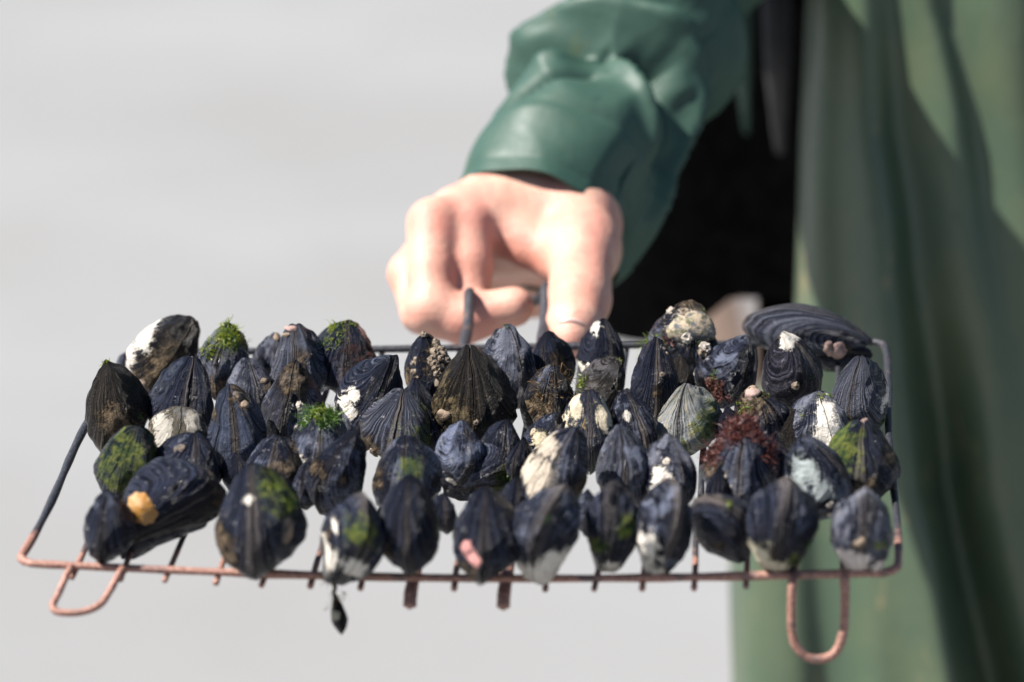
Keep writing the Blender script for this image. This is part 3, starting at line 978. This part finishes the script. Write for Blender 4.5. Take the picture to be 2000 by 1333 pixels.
m('blue mussel with a large white lower flank next to the kite-shaped black one', (1320, 944), (1278, 1118), 104, 'd', 20, 'blue',
  [(-0.55, 0.35, 0.5, 'w'), (-0.5, 0.15, 0.4, 'w'), (0.2, 0.05, 0.25, 'w')], [])
m('kite-shaped black mussel tipped over beside the white-flanked one', (1372, 972), (1446, 1090), 104, 'd', 34, 'black', [(-0.4, 0.4, 0.2, 'm')], [('tuft', 0.8, 0.9, 10, 30)], p=dict(worn=0.4))
m('blue mussel narrowing to a yellow and white foot', (1542, 944), (1518, 1114), 124, 'd', 6, 'blue',
  [(-0.55, 0.25, 0.45, 'w'), (-0.1, 0.1, 0.5, 'w'), (0.4, 0.25, 0.4, 'g')], [('dark', 0.85, 0.5, 12, 40)], p=dict(cwhite=(0.62, 0.56, 0.42), worn=0.5))
m('grey mussel on white beaks in the front corner nearer the apron', (1692, 962), (1686, 1114), 112, 'd', 4, 'grey',
  [(-0.3, 0.22, 0.5, 'w'), (0.6, 0.15, 0.35, 'w')], [('tuft', 0.65, 0.55, 16, 80), ('mudlump', -0.3, 0.6, 12)], p=dict(cwhite=(0.72, 0.64, 0.60)))
# ---- the small one hanging by its threads under the front bar
sm = m('tiny mussel hanging by its threads below the front bar', (656, 1166), (668, 1238), 28, 'u', 10, 'brown', [(-0.4, 0.5, 0.7, 'w')], [('tanweed', -0.2, 1.0, 24, 26)],
       Z=1.668, hair=3, p=dict(cwhite=(0.5, 0.46, 0.34)))
scord = to_local(np.array(sm.matrix_world), cw(np.array([P(650, 1136, 1.668), P(655, 1148, 1.666), P(652, 1158, 1.667), P(657, 1172, 1.668)])))
V, F = tube(smooth_path(scord, 6), 0.0011, seg=7, rough=0.25, seed=5)
mesh_obj('byssus_cord', V, F, HAIR, sm)
for lab_, T_, B_, w_, y_, st_ in (
        ('small black mussel wedged between the blunt-topped and pink-blotched ones', (868, 968), (872, 1040), 52, 10, 'black'),
        ('small blue mussel wedged behind the square-patched one', (598, 905), (602, 985), 54, -15, 'blue'),
        ('small dark mussel in the gap beside the brown-mossed blue one', (462, 886), (468, 960), 50, 20, 'black'),
        ('small dark mussel wedged under the straw-fibred one', (1020, 862), (1016, 940), 50, -20, 'black'),
        ('small black mussel squeezed behind the chalk-patched one', (815, 742), (818, 822), 62, 15, 'black'),
        ('small blue mussel between the peaked and the lime-footed ones', (1262, 900), (1258, 985), 50, 0, 'blue'),
        ('small black mussel behind the red-collared one and the oval one', (1532, 880), (1528, 960), 60, 12, 'black'),
        ('small dark mussel between the pale striped and pink-crusted ones', (1420, 800), (1424, 880), 56, -10, 'black'),
        ('small blue mussel wedged beside the large half-brown one', (832, 800), (836, 880), 56, 5, 'blue'),
        ('small grey mussel between the weed-ball one and the chalk-patched one', (668, 790), (672, 870), 50, -12, 'grey'),
        ('small black mussel below the slim cream-patched one', (1010, 940), (1006, 1030), 54, 14, 'black'),
        ('small muddy mussel in the gap beside the tall narrow black one', (1330, 700), (1328, 790), 58, 8, 'muddy'),
        ('small blue mussel between the two-beaked front mussels', (1148, 960), (1150, 1050), 46, 20, 'blue'),
        ('small black mussel behind the kite-shaped one', (1404, 920), (1402, 1010), 56, -16, 'black'),
        ('small dark mussel between the moss-green and tan-knobbed ones', (318, 880), (316, 960), 54, 10, 'black'),
        ('small black mussel behind the cream-scarred one', (1560, 800), (1556, 880), 60, 10, 'muddy')):
    m(lab_, T_, B_, w_, 'u', y_, st_, [], [])
sm['group'] = 'mussels packed on the wire rack'

# ------------------------------------------------------------------ the person: hand, sleeve, apron, boots
base_w = cw(P(1760, 600, 2.55))
PM = frame(np.array([base_w[0], base_w[1], 0.0]), [1, 0, 0], [0, 1, 0], [0, 0, 1])
person = root('person', 'person in green oilskin sleeve and stained apron holding out the rack', 'person', PM)


def surface_nets(F, origin, h):
    ins = F < 0
    nx, ny, nz = F.shape
    acc = np.zeros((nx - 1, ny - 1, nz - 1, 3))
    cnt = np.zeros((nx - 1, ny - 1, nz - 1))
    offs = [(a, b, c) for a in (0, 1) for b in (0, 1) for c in (0, 1)]

    def sl(o):
        return tuple(slice(o[k], F.shape[k] - 1 + o[k]) for k in range(3))
    for o in offs:
        for ax in range(3):
            if o[ax] == 0:
                q = list(o)
                q[ax] = 1
                f0, f1 = F[sl(o)], F[sl(q)]
                ch = (f0 < 0) != (f1 < 0)
                t = np.where(ch, f0 / (f0 - f1 + 1e-15 * (f0 == f1)), 0)
                for k in range(3):
                    acc[..., k] += ch * (o[k] + (t if k == ax else 0))
                cnt += ch
    act = cnt > 0
    idx = -np.ones(act.shape, np.int64)
    idx[act] = np.arange(act.sum())
    ijk = np.argwhere(act)
    V = (acc[act] / cnt[act][:, None] + ijk) * h + origin
    Q = []
    for ax in range(3):
        a1, a2 = (ax + 1) % 3, (ax + 2) % 3
        s0 = [slice(None)] * 3
        s1 = [slice(None)] * 3
        s0[ax] = slice(0, F.shape[ax] - 1)
        s1[ax] = slice(1, F.shape[ax])
        ch = ins[tuple(s0)] != ins[tuple(s1)]
        e = np.argwhere(ch)
        e = e[(e[:, a1] > 0) & (e[:, a2] > 0) & (e[:, a1] < F.shape[a1] - 1) & (e[:, a2] < F.shape[a2] - 1)]
        flip = ins[tuple(e.T)]
        c = []
        for d1, d2 in ((0, 0), (-1, 0), (-1, -1), (0, -1)):
            q = e.copy()
            q[:, a1] += d1
            q[:, a2] += d2
            c.append(idx[q[:, 0], q[:, 1], q[:, 2]])
        quad = np.stack(c, 1)
        quad[flip] = quad[flip][:, ::-1]
        Q.append(quad)
    return V, np.concatenate(Q)[:, ::-1].copy()


def smin(a, b, k):
    h = np.clip(0.5 + 0.5 * (b - a) / k, 0, 1)
    return b * (1 - h) + a * h - k * h * (1 - h)


h = 0.0014
lo = np.array([-0.085, -0.012, 1.93])
hi = np.array([0.085, 0.175, 2.24])
ax = [np.arange(lo[k], hi[k], h) for k in range(3)]
G = np.stack(np.meshgrid(*ax, indexing='ij'), -1).astype(np.float32)


def cone(p, q, r0, r1):
    p, q = np.asarray(p, np.float32), np.asarray(q, np.float32)
    d = q - p
    t = np.clip(((G - p) @ d) / (d @ d), 0, 1)
    return np.linalg.norm(G - p - t[..., None] * d, axis=-1) - (r0 + (r1 - r0) * t)


def chain(pts, rad, k=0.004):
    f = None
    for i in range(len(pts) - 1):
        c = cone(P(*pts[i]), P(*pts[i + 1]), rad[i], rad[i + 1])
        f = c if f is None else smin(f, c, k)
    return f


palm = chain([(1048, 425, 2.135), (970, 432, 2.090), (872, 446, 2.056)], (0.0375, 0.0270, 0.0165), 0.01)
palm = smin(palm, chain([(1062, 408, 2.130), (1010, 440, 2.105), (895, 455, 2.085)], (0.0320, 0.0255, 0.0165), 0.01), 0.012)
palm = smin(palm, chain([(1070, 412, 2.140), (990, 460, 2.130), (925, 475, 2.115)], (0.0310, 0.0255, 0.0150), 0.01), 0.012)
palm = smin(palm, chain([(1055, 405, 2.125), (1125, 440, 2.085), (1140, 492, 2.050)], (0.0320, 0.0240, 0.0192), 0.01), 0.016)
palm = smin(palm, chain([(1040, 396, 2.115), (1100, 300, 2.14)], (0.0350, 0.033), 0.01), 0.012)
palm = smin(palm, chain([(960, 432, 2.062), (1030, 474, 2.058), (1085, 505, 2.048)], (0.0140, 0.0125, 0.0130), 0.01), 0.012)
# heel and hollow of the palm behind the handle
palm = smin(palm, chain([(1085, 460, 2.165), (1000, 515, 2.175), (930, 535, 2.165)], (0.0240, 0.0200, 0.0150), 0.01), 0.010)
palm = smin(palm, chain([(1110, 515, 2.150), (1040, 570, 2.170)], (0.0180, 0.0160), 0.01), 0.010)
thumb = chain([(1137, 480, 2.052), (1133, 560, 2.010), (1132, 584, 2.000), (1122, 640, 1.978), (1117, 662, 1.972)], (0.0200, 0.0164, 0.0170, 0.0152, 0.0118), 0.004)
palm = smin(palm, chain([(900, 428, 2.066), (1000, 418, 2.085), (1110, 425, 2.080)], (0.0175, 0.0230, 0.0230), 0.01), 0.012)
f = smin(palm, thumb, 0.010)
index = chain([(848, 440, 2.045), (842, 530, 2.026), (844, 605, 2.016), (905, 626, 2.013), (935, 616, 2.013), (1003, 600, 2.010)],
              (0.0158, 0.0128, 0.0146, 0.0128, 0.0124, 0.0112), 0.004)
pad = chain([(910, 446, 2.050), (914, 520, 2.038), (917, 578, 2.030)], (0.0150, 0.0135, 0.0118), 0.004)
middle = chain([(870, 455, 2.085), (800, 535, 2.052), (826, 610, 2.030), (905, 632, 2.024), (945, 622, 2.030)], (0.015, 0.0118, 0.0120, 0.0108, 0.0092), 0.004)
ring = chain([(890, 460, 2.105), (830, 550, 2.080), (855, 622, 2.060), (905, 640, 2.055), (930, 625, 2.060)], (0.0135, 0.0108, 0.011, 0.010, 0.009), 0.004)
little = chain([(925, 470, 2.118), (868, 545, 2.105), (880, 610, 2.088), (915, 622, 2.082), (930, 600, 2.085)], (0.0125, 0.0098, 0.0098, 0.009, 0.008), 0.004)
f = smin(f, index, 0.0065)
f = smin(f, pad, 0.0050)
for q in (middle, ring, little):
    f = np.minimum(f, smin(palm, q, 0.008))
arm = chain([(1065, 405, 2.130), (1128, 290, 2.155), (1175, 170, 2.185), (1205, 95, 2.205)], (0.0320, 0.0320, 0.034, 0.030), 0.01)
f = smin(f, arm, 0.012)
# creases: web fold and knuckle wrinkles
nzh = Noise(77, 60.0)
HV, HF = surface_nets(f, lo, h)
HV = HV.astype(float)
# keep only the outer skin (drop closed pockets)
e = np.concatenate([HF[:, [0, 1]], HF[:, [1, 2]], HF[:, [2, 3]], HF[:, [3, 0]]])
lab = np.arange(len(HV))
while True:
    old = lab.copy()
    mn = np.minimum(lab[e[:, 0]], lab[e[:, 1]])
    np.minimum.at(lab, e[:, 0], mn)
    np.minimum.at(lab, e[:, 1], mn)
    lab = lab[lab]
    if (lab == old).all():
        break
keep = lab == np.bincount(lab).argmax()
new = np.cumsum(keep) - 1
HF = new[HF[keep[HF[:, 0]]]]
HV = HV[keep]
# relax the voxel steps
e = np.concatenate([HF[:, [0, 1]], HF[:, [1, 2]], HF[:, [2, 3]], HF[:, [3, 0]]])
for _ in range(4):
    acc = np.zeros_like(HV)
    cn = np.zeros(len(HV))
    np.add.at(acc, e[:, 0], HV[e[:, 1]])
    np.add.at(acc, e[:, 1], HV[e[:, 0]])
    np.add.at(cn, e[:, 0], 1)
    np.add.at(cn, e[:, 1], 1)
    HV = 0.4 * HV + 0.6 * acc / cn[:, None]
red = np.zeros(len(HV))
for c, rr in (((1131, 590, 1.985), 0.016), ((985, 600, 1.982), 0.020), ((850, 640, 1.98), 0.020), ((1050, 520, 2.045), 0.020), ((890, 520, 2.02), 0.02), ((790, 540, 2.045), 0.012), ((840, 430, 2.03), 0.012)):
    red = np.maximum(red, 0.55 * np.exp(-(np.linalg.norm(HV - P(*c), axis=1) / rr) ** 2))
hw = cw(HV)
hand = mesh_obj('hand', to_local(PM, hw), HF, SKIN, person, colattr=np.stack([red, red * 0, red * 0, red * 0 + 1], 1))
# thumb nail
nu = 10
a = np.linspace(-1, 1, nu)
A, Bq = np.meshgrid(a, a, indexing='ij')
cN = None
tdir = unit(P(1116, 662, 1.972) - P(1131, 582, 2.0))
nn = unit(np.array([0.0, 0.45, -0.9]))
nn = unit(nn - tdir * (nn @ tdir))
sd = np.cross(tdir, nn)
cN = P(1120, 646, 1.9765) + nn * 0.0118
rr = np.sqrt(np.clip(1 - 0.28 * Bq ** 2, 0, 1))
nv = cN + (A * rr)[..., None] * sd * 0.0092 + Bq[..., None] * tdir * 0.0085 + ((1 - A ** 2) * 0.0035 - 0.0012 - 0.0010 * Bq ** 2)[..., None] * nn
nail = mesh_obj('thumb_nail', to_local(PM, cw(nv.reshape(-1, 3))), grid_faces(nu, nu), NAIL, person)
md = nail.modifiers.new('thick', 'SOLIDIFY')
md.thickness = 0.0008

# ---- sleeve: a loose oilskin tube with hard folds
cl = smooth_path([P(1070, 458, 2.098), P(1122, 318, 2.130), P(1205, 160, 2.178), P(1292, 0, 2.240), P(1370, -180, 2.34), P(1450, -420, 2.47)], 40)
seglen = np.concatenate([[0], np.cumsum(np.linalg.norm(np.diff(cl, axis=0), axis=1))])
Ltot = seglen[-1]
nl, na = 220, 200
sv = np.linspace(0, Ltot, nl)
ctr = np.stack([np.interp(sv, seglen, cl[:, k]) for k in range(3)], 1)
tan = np.gradient(ctr, axis=0)
tan /= np.linalg.norm(tan, axis=1)[:, None]
th = np.linspace(0, 2 * math.pi, na, endpoint=False)
LV, TH = np.meshgrid(sv, th, indexing='ij')
e1 = np.array([0.93, -0.36, 0.0])
E1 = e1 - tan * (tan @ e1)[:, None]
E1 /= np.linalg.norm(E1, axis=1)[:, None]
E2 = np.cross(E1, tan)
E2 *= np.where(E2[:, 2:3] > 0, -1, 1)          # towards the viewer
r = np.full_like(LV, 0.0560)
r *= 1 + 0.05 * np.clip(LV / Ltot, 0, 1)
# hanging slack on the lower side
slack = np.clip(np.cos(TH - math.radians(-25)), 0, 1) ** 1.5
r += 0.007 * slack * np.clip((LV - 0.01) / 0.04, 0, 1)
dg = lambda x: math.radians(x)


def wrap(a):
    return (a + math.pi) % (2 * math.pi) - math.pi


def fold(angs, ls, amps, wlo, whi, k=1.45):
    """a fold crest (or valley) following a line drawn round the sleeve"""
    d = np.degrees(wrap(TH - dg(80))) + 80
    lc = np.interp(d, angs, ls)
    am = np.interp(d, angs, amps)
    x = LV - lc
    return am * np.where(x < 0, np.exp(-np.abs(x / wlo) ** 1.08), np.exp(-np.abs(x / whi) ** 1.08)) * k


r += fold([-100, -40, -15, 5, 25, 40, 66, 120, 180, 230, 260], [.02, .0, .01, .035, .085, .110, .125, .120, .112, .10, .1],
          [0, .006, .011, .012, .013, .015, .015, .012, .006, .004, 0], 0.008, 0.020)
r -= fold([10, 30, 60, 100, 150, 190, 230], [.06, .065, .100, .100, .094, .088, .085], [0, .010, .014, .012, .014, .012, 0], 0.011, 0.008)
r += fold([30, 45, 58, 84, 101, 125, 160], [.04, .052, .066, .090, .104, .088, .070], [0, .006, .010, .010, .006, .007, 0], 0.007, 0.012)
r -= fold([80, 103, 123, 170, 200], [.085, .078, .067, .046, .04], [0, .006, .007, .006, 0], 0.005, 0.006)
r -= fold([20, 45, 75, 110, 150, 180], [.145, .150, .152, .150, .150, .15], [0, .012, .014, .012, .006, 0], 0.012, 0.014)
r += fold([-60, 0, 50, 100, 160, 220, 260], [.15, .16, .180, .178, .168, .165, .16], [0, .012, .014, .012, .004, .002, 0], 0.012, 0.022)
r -= fold([-20, 40, 100, 160, 220], [.205, .21, .215, .21, .205], [0, .012, .012, .010, 0], 0.014, 0.014)
r += fold([-20, 40, 100, 160, 220], [.235, .24, .245, .24, .235], [0, .012, .012, .010, 0], 0.014, 0.022)
r *= 1 - 0.24 * np.clip(np.cos(TH - dg(-15)), 0, 1) ** 1.2
r *= 1 - 0.22 * np.clip((LV - 0.105) / 0.05, 0, 1) * np.clip(np.cos(TH - dg(165)), 0, 1)
r -= 0.009 * np.exp(-(LV / 0.035) ** 2) * np.clip(np.cos(TH - dg(68)), 0, 1) ** 1.5
# cuff hem and its stitched edge
r += 0.0010 * np.exp(-((LV - 0.000) / 0.004) ** 2) - 0.0009 * np.exp(-((LV - 0.012) / 0.0012) ** 2)
r -= 0.0012 * np.exp(-((LV - 0.046) / 0.0014) ** 2)
r += 0.0011 * np.clip(1 - (LV - 0.046) / 0.001, 0, 1) * (LV < 0.047)
pts = ctr[:, None, :] + r[..., None] * (np.cos(TH)[..., None] * E1[:, None, :] + np.sin(TH)[..., None] * E2[:, None, :])
flat = pts.reshape(-1, 3)
axn = (flat - np.repeat(ctr, na, 0))
axn /= np.linalg.norm(axn, axis=1)[:, None]
up_ = np.clip((LV.ravel() - 0.03) / 0.05, 0.15, 1)
flat = flat + axn * (0.0055 * up_ * (0.6 - np.abs(Noise(61, 7.5, 8)(flat))) + 0.0025 * up_ * (0.6 - np.abs(Noise(62, 19, 8)(flat))))[:, None]
flat = flat + 0.0011 * np.stack([Noise(31 + k, 22)(flat) for k in range(3)], -1)
sleeve = mesh_obj('sleeve', to_local(PM, cw(flat)), grid_faces(nl, na, True), SLEEVE, person)
md = sleeve.modifiers.new('thick', 'SOLIDIFY')
md.thickness = 0.0012
md.offset = -1
# stitched flap seam running back from the cuff edge
jj = int(round(50 / 360 * na))
seam = []
for i in range(0, 46):
    j = (jj + int(i * 0.10)) % na
    seam.append(pts[i, j] + 0.0006 * unit(pts[i, j] - ctr[i]))
V, F = tube(to_local(PM, cw(np.array(seam))), 0.0011, seg=8)
mesh_obj('cuff_seam', V, F, SLEEVE, person)

# ---- apron: long hanging sheet with deep folds
ku = np.linspace(0, 1, 230)
kv = np.linspace(0, 1, 260)
pyv = -800 + 4250 * kv
xl = np.interp(pyv, [-800, 0, 420, 600, 670, 760, 900, 1100, 1333, 3450], [1572, 1564, 1560, 1555, 1530, 1484, 1448, 1432, 1438, 1400])
xr = 2720.0
PX = xl[None, :] + (xr - xl[None, :]) * (ku[:, None] ** 1.0)
PY = np.broadcast_to(pyv[None, :], PX.shape)


def line(ys, xs_):
    return np.interp(PY, ys, xs_)


def valley(xc, wl, wr):
    d = PX - xc
    return np.where(d < 0, np.exp(-(d / wl) ** 2), np.exp(-(d / wr) ** 2))


dep = np.zeros_like(PX)
v1 = line([-800, 0, 262, 420, 656, 957, 1162, 1331, 3450], [1700, 1732, 1752, 1786, 1818, 1848, 1905, 1945, 2300])
amp1 = line([-800, 0, 600, 900, 1300, 3450], [0.006, 0.012, 0.022, 0.040, 0.050, 0.05])
dep -= amp1 * valley(v1, 34, 72)
dep += 0.35 * amp1 * valley(v1 - 75, 60, 34)
v2 = line([-800, 30, 236, 520, 900, 3450], [1760, 1838, 1898, 1940, 2010, 2200])
dep -= line([-800, 0, 500, 800, 3450], [.010, .014, .010, .003, .0]) * valley(v2, 30, 60)
v3 = line([0, 700, 1333], [1632, 1648, 1670])
dep -= line([-800, 0, 600, 1000, 3450], [.006, .006, .008, .004, .004]) * valley(v3, 38, 34)
v4 = line([600, 1000, 1333, 3450], [1560, 1600, 1625, 1700])
dep -= line([-800, 500, 900, 1333, 3450], [0, 0, .012, .014, .02]) * valley(v4, 40, 60)
v5 = line([0, 1333], [2080, 2200])
dep -= 0.03 * valley(v5, 50, 80)
v6 = line([0, 1333], [2350, 2420])
dep -= 0.03 * valley(v6, 60, 90)
edge = np.exp(-((PX - xl[None, :]) / 26.0))
Z0 = 2.305 + 0.00000022 * (PX - 2000) ** 2 - dep + 0.055 * edge ** 1.5
Yc = (666.5 - PY) / FPX * 2.40
Z = Z0 - 0.2126 * Yc * 0.85
ap = np.stack([(PX - 1000) / FPX * Z0, (666.5 - PY) / FPX * Z0, Z], -1).reshape(-1, 3)
ap += 0.0016 * np.stack([Noise(51 + k, 9)(ap * [1, 0.5, 1]) for k in range(3)], -1)
apron = mesh_obj('apron', to_local(PM, cw(ap)), grid_faces(*PX.shape)[:, ::-1].copy(), APRON, person)
md = apron.modifiers.new('thick', 'SOLIDIFY')
md.thickness = 0.002
md.offset = 1

# ---- torso behind the arm, its shade put into the black; trousers, boots
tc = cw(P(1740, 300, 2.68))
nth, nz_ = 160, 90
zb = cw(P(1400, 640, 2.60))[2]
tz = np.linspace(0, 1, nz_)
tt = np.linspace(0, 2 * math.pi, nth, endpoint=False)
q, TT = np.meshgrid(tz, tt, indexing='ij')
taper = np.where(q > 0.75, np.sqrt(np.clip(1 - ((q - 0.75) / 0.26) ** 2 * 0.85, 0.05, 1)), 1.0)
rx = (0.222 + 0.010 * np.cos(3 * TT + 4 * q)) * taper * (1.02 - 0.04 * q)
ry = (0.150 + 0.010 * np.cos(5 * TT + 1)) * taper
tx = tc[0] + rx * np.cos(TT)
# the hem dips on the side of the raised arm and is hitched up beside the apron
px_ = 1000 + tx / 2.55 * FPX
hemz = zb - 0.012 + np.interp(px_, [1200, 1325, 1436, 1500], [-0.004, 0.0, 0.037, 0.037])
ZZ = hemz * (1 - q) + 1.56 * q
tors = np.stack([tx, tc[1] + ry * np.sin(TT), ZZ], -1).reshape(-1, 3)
sw = mesh_obj('shade_black_torso', to_local(PM, tors), grid_faces(nz_, nth, True)[:, ::-1].copy(), BLACK_SHADE, person)
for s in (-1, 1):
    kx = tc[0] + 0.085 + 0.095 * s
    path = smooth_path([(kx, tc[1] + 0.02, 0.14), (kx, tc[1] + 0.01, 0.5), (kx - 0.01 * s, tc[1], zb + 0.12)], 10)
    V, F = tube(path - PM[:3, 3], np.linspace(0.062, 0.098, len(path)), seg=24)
    mesh_obj('trouser_leg', V, F, BLACK_SHADE, person)
    # rubber boot: shaft swept into a rounded foot
    path = smooth_path([(kx, tc[1] + 0.02, 0.34), (kx, tc[1] + 0.025, 0.20), (kx, tc[1] + 0.015, 0.085), (kx, tc[1] - 0.06, 0.052), (kx, tc[1] - 0.15, 0.044), (kx, tc[1] - 0.20, 0.040)], 8)
    rad = np.interp(np.linspace(0, 1, len(path)), [0, .3, .45, .6, .85, 1], [0.078, 0.066, 0.064, 0.052, 0.044, 0.026])
    V, F = tube(path - PM[:3, 3], rad, seg=24)
    V[:, 2] = np.maximum(V[:, 2], 0.004)
    mesh_obj('boot', V, F, DARKGREEN, person)

# ---- open jacket front and a dark zip flap hanging beside the apron
GREYCLOTH = mat_simple('dark_grey_flap', (0.020, 0.019, 0.021), (0.032, 0.030, 0.033), 60, 0.7)
for nm, pts_, wd_, mt_ in (('jacket_front', [P(1412, -420, 2.44), P(1424, -150, 2.41), P(1438, 40, 2.405), P(1452, 170, 2.43), P(1458, 260, 2.50)], [0.016, 0.015, 0.011, 0.005, 0.002], SLEEVE),
                           ('zip_flap', [P(1508, -420, 2.46), P(1514, -100, 2.43), P(1518, 120, 2.435), P(1524, 300, 2.48)], [0.011, 0.010, 0.009, 0.003], GREYCLOTH)):
    path = smooth_path(pts_, 14)
    rad = np.interp(np.linspace(0, 1, len(path)), np.linspace(0, 1, len(wd_)), wd_)
    V, F = tube(to_local(PM, cw(path)), rad, seg=16, flat=0.45, flat_dir=np.array([0.25, 1.0, 0.0]))
    mesh_obj(nm, V, F, mt_, person)
